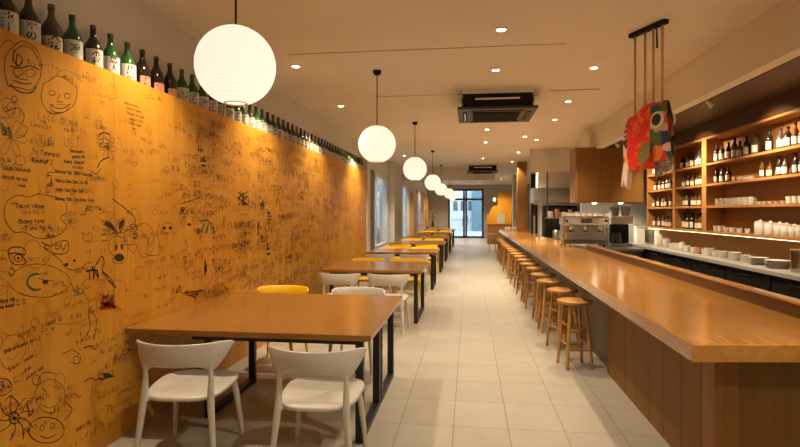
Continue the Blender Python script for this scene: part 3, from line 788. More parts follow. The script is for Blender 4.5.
chair('y', -2.0, 5.44, R(180), 'yellow chair across the foreground table, against the marker wall')
chair('w', -1.17, 5.42, R(178), 'white chair across the foreground table, facing us at its far edge')
NM = ['second','third','fourth','fifth','sixth','seventh']
for i, (a, b) in enumerate(TY):
    fk = 'w' if i < 2 else 'y'
    chair(fk, -1.73, a-.38 if i == 0 else a-.45, R(rnd.uniform(-4,4)), '%s chair on the near side of the %s table, wall seat' % ({'w':'white','y':'yellow'}[fk], NM[i]))
    chair(fk, -1.06, a-.38 if i == 0 else a-.45, R(rnd.uniform(-4,4)), '%s chair on the near side of the %s table, aisle seat' % ({'w':'white','y':'yellow'}[fk], NM[i]))
    chair('y', -1.74, b+.19, R(180+rnd.uniform(-4,4)), 'yellow chair on the far side of the %s table, wall seat' % NM[i])
    chair('y', -1.06, b+.19, R(180+rnd.uniform(-4,4)), 'yellow chair on the far side of the %s table, aisle seat' % NM[i])

# ---------------------------------------------------------------- bar counter
HB = .93
bc = thing('bar_counter', 'long glossy wooden bar counter running down the right side', 'bar counter', (0,0,0))
XE, XB, XK = 1.12, 1.36, 2.06
MB().poly([(XE,2.86),(XK,2.98),(XK,20.6),(XE,20.6)], HB-.092, HB).build('countertop', M['counter'], bc, bevel=.006)
y0 = 3.35
for k in range(7):
    MB().box(XB, XB+.03, y0+k*.31+.0025, y0+(k+1)*.31-.0025, 0, HB-.094).build('front_board', M['bar_front'], bc, bevel=.004)
MB().box(XB+.01, XB+.03, 3.20, 5.52, 0, HB-.094).build('board_backing', M['dark_wood'], bc)
MB().poly([(XB,3.18),(XB+.135,3.198),(XB+.135,3.347),(XB,3.347)], 0, HB-.094).build('corner_post', M['post'], bc, bevel=.004)
MB().poly([(XB+.138,3.225),(XK,3.32),(XK,3.345),(XB+.138,3.25)], 0, HB-.094).build('end_panel', M['bar_front'], bc)
MB().box(XB+.05, XB+.08, 5.54, 20.5, 0, HB-.094).build('recessed_front', M['grey_panel'], bc)
MB().box(XK-.04, XK-.01, 3.36, 20.5, 0, HB-.094).build('rear_panel', M['dark_wood'], bc)
MB().poly([(XK+.001,2.98),(XK+.05,2.987),(XK+.05,9.8),(XK+.001,9.8)], HB-.092, HB+.082).build('rear_upstand', M['upstand'], bc)
MB().poly([(XK-.008,2.972),(XK+.075,2.983),(XK+.075,9.82),(XK-.008,9.82)], HB+.083, HB+.102).build('upstand_cap', M['counter'], bc, bevel=.004)

# ---------------------------------------------------------------- stools
def make_stool():
    o = thing('bar_stool', '-', 'stool')
    H = .69
    MB().lathe([(0,H-.004),(.12,H-.003),(.165,H),(.178,H-.006),(.180,H-.018),(.174,H-.034),(.15,H-.038),(0,H-.038)], n=32).build('seat', M['stool'], o, smooth=40)
    L_ = []
    for k in range(4):
        a = PI/4+k*PI/2+.15
        p = Vector((.115*math.cos(a), .115*math.sin(a), H-.036)); q = Vector((.185*math.cos(a), .185*math.sin(a), 0))
        MB().tube([p, p.lerp(q,.5), q], [.017,.019,.016], 12).build('leg', M['stool'], o, smooth=50)
        L_.append((p, q))
    for k in range(4):
        t = (.62 if k % 2 else .70)
        for tt, rr in ((t, .011), (t-.30, .010)):
            a = L_[k][0].lerp(L_[k][1], tt); b = L_[(k+1)%4][0].lerp(L_[(k+1)%4][1], tt)
            MB().tube([a, b], rr, 10).build('stretcher', M['stool'], o, smooth=50)
    return o
st = make_stool()
for k in range(17):
    o = st if k == 0 else copy_tree(st)
    o.location = (1.085+.012*math.sin(k*2.1), 5.72+k*.80+.03*math.sin(k*3.7), 0); o.rotation_euler = (0,0,rnd.uniform(-.3,.3) if k else .05)
    o['label'] = 'light wooden bar stool nearest to us, first in the row along the bar' if k == 0 else 'light wooden round-seated bar stool, %s in the row along the bar' % ordinal(k+1)
    o['group'] = 'wooden stools along the bar'
mst = thing('metal_stool', 'pale metal stool standing past the last wooden stool', 'stool', (.93, 21.9, 0))
MB().lathe([(0,.72),(.17,.72),(.175,.70),(0,.69)], n=24).build('seat', M['alu'], mst, smooth=40)
for k in range(4):
    a = PI/4+k*PI/2
    MB().tube([(.11*math.cos(a),.11*math.sin(a),.69),(.19*math.cos(a),.19*math.sin(a),0)], .014, 8).build('leg', M['steel'], mst, smooth=True)
MB().lathe([(.150,.30),(.165,.30),(.165,.315),(.150,.315),(.150,.30)], n=24).build('foot_ring', M['steel'], mst)

# ---------------------------------------------------------------- back bar: worktop and shelves
XS, BZ = 3.36, .985
bb = thing('back_counter', 'low back counter with pale stone worktop below the bottle shelves', 'counter', (0,0,0))
MB().box(3.12, XR-.01, 1.0, 11.35, BZ-.045, BZ).build('worktop', M['stone'], bb, bevel=.004)
MB().box(3.20, XR-.02, 1.0, 11.3, .10, BZ-.047).build('cabinet_body', M['black'], bb)
for k in range(10):
    dd = MB().box(3.178, 3.198, 1.05+k*1.02, 2.03+k*1.02, .12, BZ-.06).build('cabinet_door', M['black'], bb, bevel=.003)
    MB().box(3.160, 3.178, 1.4+k*1.02, 1.7+k*1.02, BZ-.12, BZ-.105).build('door_handle', M['steel'], dd)
SH = [1.33, 1.69, 2.0, 2.295]
TOP = 2.67
YS0, YS1 = 3.4, 10.70
DIV = [10.68, 9.35, 8.2, YS0+.02]
su = thing('bottle_shelves', 'long wooden wall shelf unit with warm lit bays full of bottles', 'shelf', (0,0,0))
MB().box(XR-.03, XR-.005, YS0, YS1, BZ+.002, TOP).build('back_panel', M['shelf_back'], su)
for z in SH+[TOP]:
    MB().box(XS, XR-.032, YS0, YS1, z-.032, z).build('shelf_board', M['shelf'], su, bevel=.002)
for y, w in zip(DIV, (.03,.10,.15,.03)):
    for a, b in zip(SH, SH[1:]+[TOP]):
        MB().box(XS+.002, XR-.032, y-w/2, y+w/2, a+.001, b-.033).build('divider', M['shelf'], su)
MB().box(XS-.01, XS+.02, YS0, YS1, TOP+.001, 2.879).build('fascia', M['dark_wood'], su)
for z in SH[:1]:
    e = MB().box(XS+.012, XS+.024, YS0+.03, YS1-.03, z-.037, z-.033)
    e.build('led_strip', M['led'], su)
# bottles
def shelf_bottle(glass, lab, prof, z0, z1, r):
    o = thing('liquor_bottle', '-', 'bottle')
    MB().lathe(prof, n=16).build('bottle_glass', M[glass], o, smooth=50)
    h = prof[-1][1]
    MB().lathe([(0,h-.03),(.0165,h-.03),(.0165,h+.004),(0,h+.004)], n=12).build('bottle_cap', M['black'], o)
    arc_label(MB(), r+.0007, z0, z1, PI-.1-1.3, PI+.5+1.0).build('bottle_label', M[lab], o, smooth=True)
    return o
PR1 = [(0,0),(.038,0),(.040,.005),(.040,.165),(.034,.190),(.019,.210),(.0145,.235),(.0145,.285),(0,.285)]
PR2 = [(0,0),(.046,0),(.048,.006),(.048,.130),(.040,.155),(.020,.172),(.016,.20),(.016,.240),(0,.240)]
PR3 = [(0,0),(.042,0),(.044,.006),(.046,.15),(.028,.185),(.016,.21),(.0155,.262),(0,.262)]
SB = [(shelf_bottle('brown_glass','label_white',PR1,.03,.13,.040),'dark slim white-labelled bottle'), (shelf_bottle('amber_glass','label_cream',PR2,.025,.11,.048),'squat amber bottle'),
      (shelf_bottle('smoke_glass','label_white',PR3,.03,.12,.0465),'smoky tapered bottle'), (shelf_bottle('amber_glass','label_white',PR1,.03,.12,.040),'slim amber bottle'),
      (shelf_bottle('brown_glass','label_cream',PR3,.03,.125,.0465),'dark tapered bottle')]
sbu = set()
def put_bottle(k, y, z, label, x=3.47, s=1.0):
    src, d = SB[k]
    o = src if k not in sbu else copy_tree(src)
    sbu.add(k)
    s *= .9; o.location = (x, y, z+.001); o.scale = (s, s, s)
    o.rotation_euler = (0,0,0)
    o['label'] = '%s, %s' % (d, label); o['group'] = 'bottles on the wall shelves'
def Yof(px, X=3.45):       # distance along the shelf of a thing seen at that spot
    D = .9917*X*533/(px-469.0); return 1.0084*D+.13*X
SN = {1.33:'lowest shelf', 1.69:'second shelf up', 2.0:'third shelf up', 2.295:'top shelf'}
BAY = [('far bay', 9.5, 10.55), ('middle bay', 8.36, 9.2)]
c = 0
for bn, a, b in BAY:
    for z in SH:
        n = 6 if bn == 'far bay' else 6
        for i in range(n):
            y = b-(b-a)*i/(n-1)
            c += 1
            put_bottle((c*3+i*i) % 5, y+rnd.uniform(-.015,.015), z, '%s from the left, %s of the %s' % (ordinal(i+1), SN[z], bn), 3.46+rnd.uniform(-.02,.02), rnd.uniform(.82,.87) if z in (1.69,2.0) else rnd.uniform(.92,1.0))
for z, pxs in ((2.295, [712.5,718,724,730,735.5,742,751,764.5,775.5,782.5,790,797.5]), (2.0, [712,718,724,757.5,765,774,780,790,797])):
    for i, p in enumerate(pxs):
        put_bottle((0,3,2,1,4)[(i*2+(i>6)) % 5], Yof(p), z, '%s from the left, %s of the near bay' % (ordinal(i+1), SN[z]), 3.45, (.84 if p < 750 else .87) if z == 2.0 else rnd.uniform(.97,1.06))
# glasses, cups, jars and dishes
def ware(name, cat, kind):
    o = None
    if kind == 'tumbler':
        o = MB().lathe([(0,.004),(.030,.004),(.034,.095),(.037,.095),(.033,0),(0,0)], n=18).build(name, M['glassware'], None, smooth=40)
    elif kind == 'cup':
        o = MB().lathe([(0,.008),(.030,.010),(.038,.07),(.041,.07),(.034,.004),(.024,0),(0,0)], n=18).build(name, M['ceramic'], None, smooth=40)
    elif kind == 'bowl':
        o = MB().lathe([(0,.010),(.04,.014),(.066,.056),(.070,.056),(.046,.006),(.032,0),(0,0)], n=22).build(name, M['ceramic'], None, smooth=40)
    elif kind == 'plate':
        o = MB().lathe([(0,.006),(.075,.006),(.12,.018),(.125,.018),(.08,0),(0,0)], n=28).build(name, M['ceramic'], None, smooth=40)
    elif kind == 'jar':
        o = thing(name, '-', cat)
        MB().lathe([(0,0),(.058,0),(.062,.006),(.062,.125),(.056,.135),(0,.135)], n=22).build('jar_body', M['ceramic'], o, smooth=40)
        MB().lathe([(0,.136),(.060,.136),(.060,.150),(.015,.156),(.012,.17),(0,.17)], n=22).build('lid', M['cream_ceramic'], o, smooth=40)
    elif kind == 'canister':
        o = thing(name, '-', cat)
        MB().box(-.09,.09,-.09,.09,0,.30).build('canister_body', M['ceramic'], o, bevel=.015)
        MB().box(-.092,.092,-.092,.092,.301,.33).build('lid', M['alu'], o, bevel=.01)
    elif kind == 'pitcher':
        o = thing(name, '-', cat)
        MB().lathe([(0,.006),(.062,.006),(.066,.02),(.070,.20),(.074,.22),(.071,.22),(.067,.20),(.063,.02),(0,.012)], n=22).build('jug_body', M['glass_clear'], o, smooth=40)
        MB().tube([(0,-.068,.18),(0,-.115,.17),(0,-.115,.07),(0,-.068,.05)], .008, 8).build('handle', M['glassware'], o, smooth=True)
        MB().lathe([(0,.222),(.076,.222),(.076,.236),(0,.24)], n=22).build('lid', M['steel'], o, smooth=40)
    o['category'] = cat
    return o
WARE = {}
def put(kind, name, cat, x, y, z, label, group=None, s=1.0, mat=None):
    if (kind, name) not in WARE: o = WARE[(kind, name)] = ware(name, cat, kind)
    else: o = copy_tree(WARE[(kind, name)])
    o.location = (x, y, z+.001); o.scale = (s,s,s)
    o['label'] = label
    if group: o['group'] = group
    if mat:
        o.data = o.data.copy(); o.data.materials[0] = M[mat]
    return o
for r in range(2):
    for i in range(7):
        put('tumbler', 'glass_tumbler', 'glass', 3.42+r*.10, Yof(714+i*5.4+r*2.5, 3.42+r*.1), 1.69, 'clear tumbler, %s from the left in the %s row, second shelf up' % (ordinal(i+1), ('front','back')[r]), 'tumblers on the second shelf')
for i, p in enumerate((755,760,766,772,779)):
    put('bowl', 'small_bowl', 'bowl', 3.45, Yof(p), 1.69, 'small white bowl right of the tumblers, %s from the left' % ordinal(i+1), 'bowls on the second shelf', .62)
for i, p in enumerate((785,791,797)):
    put('cup', 'drinking_cup', 'cup', 3.45, Yof(p), 1.69, 'white cup at the right end of the second shelf, %s from the left' % ordinal(i+1), 'cups on the second shelf', 1.1)
for i, p in enumerate((712.5,717,722,728,735,743)):
    put('cup', 'drinking_cup', 'cup', 3.45, Yof(p), 1.33, 'small white cup on the lowest shelf, %s from the left in the near bay' % ordinal(i+1), 'cups on the lowest shelf', (1.1,1.15,.9,.95,.9,.85)[i])
for i, p in enumerate((755.5,765.5,774.5,781.5,789,796)):
    put('jar', 'ceramic_jar', 'jar', 3.45, Yof(p), 1.33, 'white lidded jar on the lowest shelf, %s from the left' % ordinal(i+1), 'lidded jars on the lowest shelf', (1.05,1.0,.95,.9,.85,.85)[i])
for i, p in enumerate((735,741,746)):
    put('bowl', 'small_bowl', 'bowl', 3.46, Yof(p), 2.0, 'small white bowl on the third shelf up, %s from the left' % ordinal(i+1), 'bowls on the third shelf', .75)
# on the worktop
def stack(kind, name, cat, x, y, n, dz, what, group, s=1.0):
    for k in range(n):
        pos = 'bottom' if k == 0 else 'top' if k == n-1 else '%s from the bottom' % ordinal(k+1)
        put(kind, name, cat, x, y, BZ+k*dz, '%s, %s of its stack' % (what, pos), group, s)
stack('plate','dinner_plate','plate', 3.36, Yof(773,3.36), 5, .017, 'white plate in the large stack', 'plates on the back worktop', 1.05)
stack('plate','dinner_plate','plate', 3.36, Yof(753.5,3.36), 5, .017, 'white plate in the smaller stack', 'plates on the back worktop', .85)
stack('bowl','rice_bowl','bowl', 3.36, Yof(741,3.36), 3, .021, 'white bowl in the stack beside the plates', 'bowls on the back worktop', .80)
stack('bowl','rice_bowl','bowl', 3.36, Yof(730,3.36), 3, .021, 'white bowl in the middle bowl stack', 'bowls on the back worktop', 1.05)
stack('bowl','rice_bowl','bowl', 3.36, Yof(718.5,3.36), 3, .021, 'white bowl in the leftmost bowl stack', 'bowls on the back worktop', .85)
for i, (p, s) in enumerate(((711,1.2),(705,1.5),(701,1.2),(690,1.2),(683,1.3),(673,1.5),(669,1.4))):
    put('cup','coffee_cup','cup', 3.36, Yof(p,3.36), BZ, 'white cup standing on the back worktop, %s from the right' % ordinal(i+1), 'cups on the back worktop', s)
put('cup','clay_cup','cup', 3.36, Yof(696,3.36), BZ, 'terracotta cup among the white cups on the back worktop', None, 1.3, 'terracotta')
put('pitcher','water_pitcher','pitcher', 3.30, Yof(793,3.30), BZ, 'clear glass pitcher at the right end of the back worktop')
put('pitcher','water_pitcher','pitcher', 3.36, Yof(646.5,3.36), BZ, 'clear glass pitcher beside the white canister', None, 1.2)
for i, (p, s) in enumerate(((663,1.0),(657.5,1.25),(678,.8))):
    put('jar','ceramic_jar','jar', 3.40, Yof(p,3.40), BZ, 'white lidded jar on the back worktop, %s' % ('between the cups and the canister','tallest beside the glass pitcher','rightmost of the three')[i], 'jars on the back worktop', s)
put('canister','storage_canister','canister', 3.38, Yof(636.5,3.38), BZ, 'tall white square canister at the far end of the back worktop')

# track spotlights for the shelves
tk = None
for i, y in enumerate((2.9,4.4,6.35,8.2,10.1,10.9)):
    if tk is None:
        o = tk = thing('track_spotlight', '-', 'spotlight')
        MB().box(-.015,.015,-.05,.05,-.02,0).build('track_adapter', M['black'], o)
        hd = MB().lathe([(0,0),(.026,0),(.03,.01),(.036,.09),(.030,.092),(0,.080)], n=18)
        hd.mat4(Matrix.Translation((.0,0,-.03)) @ Matrix.Rotation(R(140),4,'Y')).build('lamp_head', M['alu'], o, smooth=40)
        MB().lathe([(0,.084),(.029,.084),(.029,.088),(0,.088)], n=16).mat4(Matrix.Translation((.0,0,-.03)) @ Matrix.Rotation(R(140),4,'Y')).build('lens', M['lamp'], o)
    else: o = copy_tree(tk)
    o.location = (2.64, y, 2.878)
    ld = bpy.data.lights.new('spotlight_beam','SPOT'); ld.energy = 44; ld.color = WARM; ld.spot_size = R(105); ld.spot_blend = .8; ld.shadow_soft_size = .03
    lo = bpy.data.objects.new('spotlight_beam', ld); C.objects.link(lo); lo.parent = o
    dirv = Vector((math.sin(R(140)),0,math.cos(R(140))))
    lo.location = Vector((0,0,-.03))+dirv*.095
    lo.rotation_euler = dirv.to_track_quat('-Z','Y').to_euler()
    o['label'] = 'small white track spotlight above the shelves, %s from the near end' % ordinal(i+1)
    o['group'] = 'track spotlights above the shelves'

# ---------------------------------------------------------------- wall cabinet and tiled return
struct('wall_tiled', MB().box(2.30, XR, 11.4, 11.55, 0, 2.66), M['tile_grey'])
wc = thing('wall_cabinet', 'wide orange-brown wooden wall cabinet above the coffee machine', 'cabinet', (2.06, 10.75, 1.78))
MB().box(0, 1.27, .03, .60, 0, 1.08).build('cabinet_body', M['cabinet'], wc, bevel=.003)
for k in range(3):
    MB().box(.05+k*.405+.002, .05+(k+1)*.405-.002, .008, .03, .01, 1.07).build('door', M['cabinet'], wc, bevel=.003)
MB().box(0, .05, 0, .03, 0, 1.08).build('face_frame', M['post'], wc)

# ---------------------------------------------------------------- work counter with the espresso machine
kc = thing('kitchen_counter', 'steel kitchen counter behind the bar under the espresso machine', 'counter', (2.08, 10.0, 0))
MB().box(.0, 1.02, 0, 1.38, .90, .94).build('worktop', M['steel'], kc, bevel=.003)
MB().box(.03, .99, .03, 1.35, .0, .898).build('cabinet_body', M['dark_steel'], kc)
em = thing('espresso_machine', 'chrome espresso machine with brass-lit front on the steel kitchen counter', 'coffee machine', (2.20, 10.72, .942))
b = MB().box(-.40,.40,-.10,.26,.10,.40); b.build('machine_body', M['steel'], em, bevel=.02)
MB().box(-.42,.42,-.26,.26,.40,.58).build('upper_housing', M['chrome'], em, bevel=.03, seg=3)
MB().box(-.40,.40,-.28,-.10,.07,.10).build('drip_tray', M['dark_steel'], em)
MB().box(-.42,.42,-.10,.27,.04,.10).build('machine_base', M['steel'], em, bevel=.01)
r = MB()
for x in (-.41,.41):
    for y in (-.25,.25): r.tube([(x,y,.58),(x,y,.64)], .006, 6)
r.tube([(-.41,-.25,.64),(.41,-.25,.64),(.41,.25,.64),(-.41,.25,.64),(-.41,-.25,.64)], .007, 6)
r.build('cup_rail', M['chrome'], em, smooth=True)
for x in (-.26,0,.26):
    g = MB().lathe([(0,.40),(.045,.40),(.045,.34),(.038,.325),(0,.325)], (x,-.17,0), 18).build('group_head', M['chrome'], em, smooth=40)
    MB().lathe([(0,.322),(.040,.322),(.040,.29),(.02,.275),(0,.275)], (x,-.17,0), 16).tube([(x,-.20,.31),(x,-.36,.30)], [.010,.014], 8).build('portafilter', M['dark_steel'], g, smooth=40)
for s in (-1,1):
    MB().tube([(s*.38,-.24,.40),(s*.39,-.28,.32),(s*.38,-.30,.14)], .007, 8).build('steam_wand', M['chrome'], em, smooth=True)
    MB().lathe([(0,0),(.022,0),(.022,.03),(0,.03)], (s*.36,-.262,.49), 14, 'y').build('valve_knob', M['black'], em)
    for y in (-.08,.24): MB().cyl((s*.36,y,0), .02, .04, 12).build('foot', M['black'], em)
MB().box(-.10,.10,-.268,-.261,.45,.53).build('front_badge', M['dark_steel'], em)
for y in range(3):
    for x in range(7):
        put('cup','espresso_cup','cup', 2.20-.33+x*.11, 10.72-.16+y*.15, 1.5235, 'small cup on top of the espresso machine, %s from the left in the %s row' % (ordinal(x+1), ('front','middle','back')[y]), 'cups on the espresso machine', .95)
# brewer and grinder on the worktop
gr = thing('coffee_brewer', 'tall steel coffee brewer on the back worktop below the wall cabinet', 'coffee machine', (2.90, 10.80, .941))
MB().box(-.19,.19,-.16,.16,0,.06).build('base', M['dark_steel'], gr, bevel=.01)
MB().box(-.17,.17,.02,.16,.06,.42).build('column', M['black'], gr, bevel=.01)
MB().box(-.20,.20,-.16,.17,.42,.58).build('head', M['steel'], gr, bevel=.02)
MB().lathe([(0,.062),(.075,.062),(.09,.12),(.08,.22),(.06,.26),(0,.26)], (-.08,-.07,0), 18).build('carafe', M['brown_glass'], gr, smooth=40)
for x in (-.10,.10): MB().lathe([(0,.581),(.07,.581),(.09,.74),(.085,.76),(0,.77)], (x,0,0), 18).build('hopper', M['smoke_glass'], gr, smooth=40)
gd = thing('coffee_grinder', 'black coffee grinder left of the coffee brewer', 'grinder', (2.72, 11.22, .941))
MB().box(-.09,.09,-.12,.12,0,.05).box(-.075,.075,-.02,.11,.05,.36).build('grinder_body', M['charcoal'], gd, bevel=.012)
MB().lathe([(0,.361),(.06,.361),(.10,.54),(.095,.56),(0,.565)], (0,.04,0), 18).build('bean_hopper', M['smoke_glass'], gd, smooth=40)
MB().tube([(0,-.02,.24),(0,-.10,.20)], [.022,.016], 10).build('spout', M['chrome'], gd, smooth=True)

# ---------------------------------------------------------------- kitchen beyond
wp = thing('wooden_post', 'square wooden post standing on the far bar counter', 'post', (1.74, 18.2, HB+.001))
MB().box(-.15,.15,-.15,.15,0,ZC-HB-.002).build('post_shaft', M['post'], wp, bevel=.006)
MB().box(-.155,-.15,-.08,.08,.95,1.25).build('notice_card', M['ink_red'], wp)
ho = thing('extractor_hood', 'steel extractor hood with a bright front over the far kitchen', 'hood', (2.5, 15.4, 1.85))
b = MB(); b.add([(-.75,-.5,0),(.75,-.5,0),(.75,.5,0),(-.75,.5,0),(-.75,-.3,.42),(.75,-.3,.42),(.75,.4,.42),(-.75,.4,.42)], [(0,1,2,3),(4,5,6,7),(0,1,5,4),(1,2,6,5),(2,3,7,6),(3,0,4,7)])
b.build('canopy', M['steel'], ho, bevel=.005)
MB().box(-.6,.6,-.2,.35,.421,1.41).build('duct', M['plaster'], ho)
MB().box(-.76,.76,-.52,-.5,-.05,.03).build('front_lip', M['chrome'], ho)
rf = thing('black_refrigerator', 'tall black refrigerator under the hood with pale notes on it', 'refrigerator', (2.75, 15.95, 0))
MB().box(-.60,.60,-.35,.35,0,1.78).build('cabinet_body', M['black'], rf, bevel=.01)
for s in (-1,1):
    dd = MB().box(s*.30-.29,s*.30+.29,-.38,-.352,.05,1.74).build('door', M['charcoal'], rf, bevel=.006)
    MB().tube([(s*.05,-.40,.7),(s*.05,-.40,1.4)], .012, 8).build('handle', M['steel'], dd)
MB().box(-.40,-.20,-.385,-.381,1.15,1.5).build('note_paper', M['teal'], rf)
fp = thing('door_frame_post', 'black tall frame standing between wooden post and hood', 'frame', (1.93, 16.9, HB+.002))
MB().box(-.03,.03,-.03,.03,0,1.75).box(-.03,.16,-.03,.03,1.75,1.85).box(.10,.16,-.03,.03,0,1.75).build('frame_rail', M['black'], fp)
MB().box(.03,.10,-.01,.01,.55,1.75).build('frame_panel', M['charcoal'], fp)
struct('wall_kitchen', MB().box(2.35, XR, 17.6, 17.75, 0, ZC), M['plaster'])
pil = MB().box(1.95, 2.35, 24.4, 24.8, 0, ZC)
struct('trim_9', pil, M['plaster'])
# service screens near the door
sp = thing('wooden_partition', 'stepped orange wooden partition beside the glass end door', 'partition', (1.55, 28.6, 0))
b = MB(); pts = [(-.62,0),(1.4,0),(1.4,2.6),(-.05,2.6),(-.05,1.95),(-.25,1.93),(-.42,1.75),(-.5,1.5),(-.62,1.4)]
n = len(pts)
b.add([(x,0,z) for x,z in pts]+[(x,.08,z) for x,z in pts], [tuple(range(n)), tuple(range(n,2*n))[::-1]]+[(i,(i+1)%n,n+(i+1)%n,n+i) for i in range(n)])
b.build('partition_panel', M['plywood'], sp)
dk = thing('reception_desk', 'small wooden desk in front of the stepped partition', 'desk', (1.35, 27.2, 0))
MB().box(-.45,.75,-.25,.35,0,.98).build('desk_body', M['shelf'], dk)
MB().box(-.5,.8,-.3,.4,.981,1.02).build('desk_top', M['counter'], dk)
mc = tag(MB().box(.0,.36,0,.03,0,.52).build('menu_card', M['label_white'], None, loc=(1.40,27.15,1.021)), 'white menu card standing on the small desk', 'menu card')
wl = thing('wall_lantern', 'small glowing wall lamp on the stepped partition', 'lamp', (1.32, 28.56, 2.25))
MB().lathe([(0,-.12),(.05,-.11),(.09,0),(.05,.11),(0,.12)], n=16).build('shade', M['paper'], wl, smooth=True)
MB().box(-.02,.02,0,.04,-.02,.02).build('wall_bracket', M['black'], wl)
for i in range(5):
    x, y = 1.30+.12*i, (19.2,19.5,19.3,19.6,19.35)[i]
    put('jar','condiment_jar','jar', x, y, HB, 'white condiment jar at the far end of the bar, %s from the left' % ordinal(i+1), 'jars at the far end of the bar', .9)
vb = thing('flower_vase', 'vase of pale flowers by the wall near the glass door', 'vase', (-2.05, 30.2, .77))
sd = thing('side_table', 'small dark table carrying the flower vase', 'table', (-2.05, 30.2, 0))
MB().box(-.35,.35,-.35,.35,.73,.769).build('tabletop', M['table'], sd)
for sx in (-1,1):
    for sy in (-1,1): MB().box(sx*.28-.02,sx*.28+.02,sy*.28-.02,sy*.28+.02,0,.729).build('leg', M['black_metal'], sd)
MB().lathe([(0,0),(.06,0),(.09,.12),(.05,.26),(.06,.30),(0,.29)], n=16).build('vase_body', M['charcoal'], vb, smooth=40)
fl = MB(); fw = MB()
for k in range(9):
    a = k*.7; r_ = .10+.03*(k%3); z = .6+.12*(k%4)
    p = (r_*math.cos(a), r_*math.sin(a), z)
    fl.tube([(0,0,.28),p], .006, 6); fw.lathe([(0,-.05),(.05,-.03),(.06,.01),(.03,.05),(0,.05)], p, 8)
fl.build('stems', M['ink_green'], vb); fw.build('blossoms', plain('pale_pink', (.6,.35,.28), .7), vb, smooth=True)

# ---------------------------------------------------------------- hanging cloth carp
FR = R(25)
ko = thing('carp_streamer', 'red and multicoloured cloth carp hanging from cords over the bar', 'streamer', (1.60, 5.05, 2.26), FR)
L0, L1 = -.26, .19                     # mouth and tail root along the fish
def carp_sec(t):                      # t 0 mouth .. 1 tail root
    hz = .225+.065*math.sin(min(1,t*1.25+.1)*PI*.75)-.03*max(0,t-.5)
    hx = .030+.055*math.sin(min(1,t*1.15)*PI*.66)
    return hx, hz, .055-.075*t
def sgnp(v, e): return math.copysign(abs(v)**e, v)
def carp_part(t0, t1, n, seg=32):
    vs = []; fs = []
    for i in range(n+1):
        t = t0+(t1-t0)*i/n
        hx, hz, zc = carp_sec(t)
        for k in range(seg):
            a = 2*PI*k/seg
            wob = 1+.03*math.sin(5*a+t*9)
            y = L0+(L1-L0)*t+.03*math.sin(a)*(1-t)
            vs.append((hx*sgnp(math.cos(a),.55)*(wob+.06*math.sin(a*3+t*14)), y, zc+hz*math.sin(a)*wob))
    for i in range(n):
        for k in range(seg): fs.append((i*seg+k, i*seg+(k+1)%seg, (i+1)*seg+(k+1)%seg, (i+1)*seg+k))
    return MB().add(vs, fs)
o = carp_part(.36,1.0,14).build('body', M['fish_body'], ko, smooth=True)
h = carp_part(0,.36,8).build('head', M['fish_head'], ko, smooth=True)
for s in (-1,1):
    hx, hz, zc = carp_sec(.20)
    T4 = Matrix.Translation((s*(hx+.004), L0+.20*(L1-L0), zc+.10)) @ Matrix.Rotation(s*R(86),4,'Y')
    e = MB().lathe([(0,0),(.074,0),(.072,.010),(0,.012)], n=26).mat4(T4).build('eye', M['fish_eye'], h)
    MB().lathe([(0,.0125),(.052,.0125),(.050,.017),(0,.018)], n=24).mat4(T4).build('pupil', M['ink'], e)
    pts = [(.10,-.10),(.20,-.10),(.25,-.25),(.19,-.29),(.11,-.23)]
    pts = [(y+L0+.03,z+.05) for y,z in pts]
    f = MB().add([(s*.096,y,z) for y,z in pts]+[(s*.103,y,z) for y,z in pts], [(0,1,2,3,4),(9,8,7,6,5)]+[(i,(i+1)%5,5+(i+1)%5,5+i) for i in range(5)])
    f.build('fin', M['fish_fin'], ko)
for k in range(22):
    t = .02+.40*k/21; hx, hz, zc = carp_sec(t); y = L0+t*(L1-L0)
    x = rnd.uniform(-.03,.03); l = rnd.uniform(.05,.12)
    MB().bar((x,y,zc-hz*.97),(x+rnd.uniform(-.01,.01),y+rnd.uniform(-.02,.02),zc-hz-l),.014,.004).build('fringe_strand', M['fish_belly'], ko)
T = [(.165,.20),(.25,.19),(.29,.04),(.27,-.18),(.33,-.42),(.27,-.35),(.23,-.45),(.21,-.26),(.165,-.26)]
n = len(T)
tl = MB().add([(-.03+.015*math.sin(y*20),y,z) for y,z in T]+[(.03+.015*math.sin(y*20),y,z) for y,z in T], [tuple(range(n)),tuple(range(n,2*n))[::-1]]+[(i,(i+1)%n,n+(i+1)%n,n+i) for i in range(n)])
to = tl.build('tail', M['fish_tail'], ko, bevel=.008)
for k in range(5): MB().bar((-.048,.20+rnd.uniform(-.02,.02),.16-k*.05),(-.048,.25+rnd.uniform(-.02,.03),.14-k*.05),.014,.004,(1,0,0)).build('brush_mark', M['ink'], to)
ZB = ZC-2.26
for y in (-.165, -.06, .04, .165):
    t = (y-L0)/(L1-L0); hx, hz, zc = carp_sec(t)
    MB().tube([(0,y,zc+hz-.02),(0,y,ZB-.04)], .011, 8).build('hanging_cord', M['cord'], ko, smooth=True)
MB().box(-.03,.03,-.21,.22,ZB-.04,ZB).build('ceiling_bar', M['black'], ko, bevel=.006)
MB().tube([(0,-.10,ZB-.04),(.004,-.10,ZB-.22)], [.006,.010], 8).build('short_cord', M['charcoal'], ko, smooth=True)

for i, (x, y, k) in enumerate(((1.62,12.3,1.0),(1.72,12.6,1.1),(1.60,12.9,1.0),(1.75,13.2,1.0))):
    put('cup','bar_cup','cup', x, y, HB, 'white cup on the bar before the hood, %s from the near end' % ordinal(i+1), 'cups on the far bar', k)

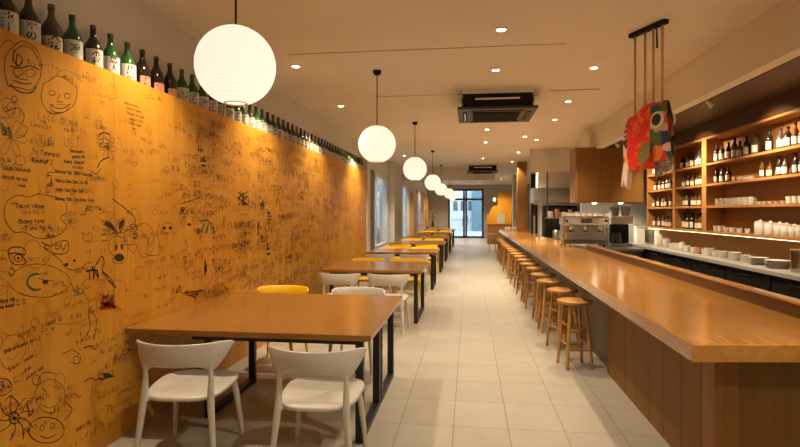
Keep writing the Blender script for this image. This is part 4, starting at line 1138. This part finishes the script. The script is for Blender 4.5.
ks = thing('kitchen_shelf', 'dark steel kitchen shelf with boxes between the hood and the fridge', 'shelf', (2.45, 14.42, 1.46))
MB().box(-.45,.45,-.10,.10,-.03,0).build('shelf_board', M['steel'], ks)
for x in (-.40,.40): MB().box(x-.02,x+.02,.06,.095,0,1.2).build('hanger_rod', M['dark_steel'], ks)
for i, (x, w, h, m) in enumerate(((-.33,.07,.16,'ceramic'),(-.16,.06,.22,'terracotta'),(0,.07,.14,'cream_ceramic'),(.17,.06,.2,'steel'),(.33,.05,.15,'ceramic'))):
    o = MB().lathe([(0,0),(w,0),(w,h*.9),(w*.8,h),(0,h)], n=14).build('kitchen_tin', M[m], None, smooth=40, loc=(2.45+x,14.41,1.461))
    tag(o, 'small tin on the kitchen shelf under the hood, %s from the left' % ordinal(i+1), 'tin', 'tins on the kitchen shelf')
kt = thing('kitchen_table', 'steel kitchen bench standing beyond the tiled wall', 'counter', (2.5, 14.3, 0))
MB().box(-.38,.6,-.3,.3,.88,.92).build('worktop', M['steel'], kt)
MB().box(-.36,.58,-.28,.28,.1,.878).build('cabinet_body', M['dark_steel'], kt)
for i, (x, h, m) in enumerate(((-.25,.22,'steel'),(-.02,.30,'ceramic'),(.2,.26,'cream_ceramic'),(.42,.35,'steel'))):
    o = MB().lathe([(0,0),(.09,0),(.095,h*.8),(.06,h),(0,h)], n=18).build('kitchen_pot', M[m], None, smooth=40, loc=(2.5+x,14.3,.921))
    tag(o, 'pot on the steel kitchen bench, %s from the left' % ordinal(i+1), 'pot', 'pots on the kitchen bench')

for x in (.42, .92):
    pk = MB().lathe([(0,-.012),(.035,-.012),(.038,0),(0,0)], n=18).build('under_cabinet_light', M['lamp'], wc, loc=(x,.30,-.001))
    ld = bpy.data.lights.new('cabinet_beam','SPOT'); ld.energy = 22; ld.color = WARM; ld.spot_size = R(140); ld.spot_blend = .6; ld.shadow_soft_size = .035
    lo = bpy.data.objects.new('cabinet_beam', ld); C.objects.link(lo); lo.parent = wc; lo.location = (x,.30,-.02)
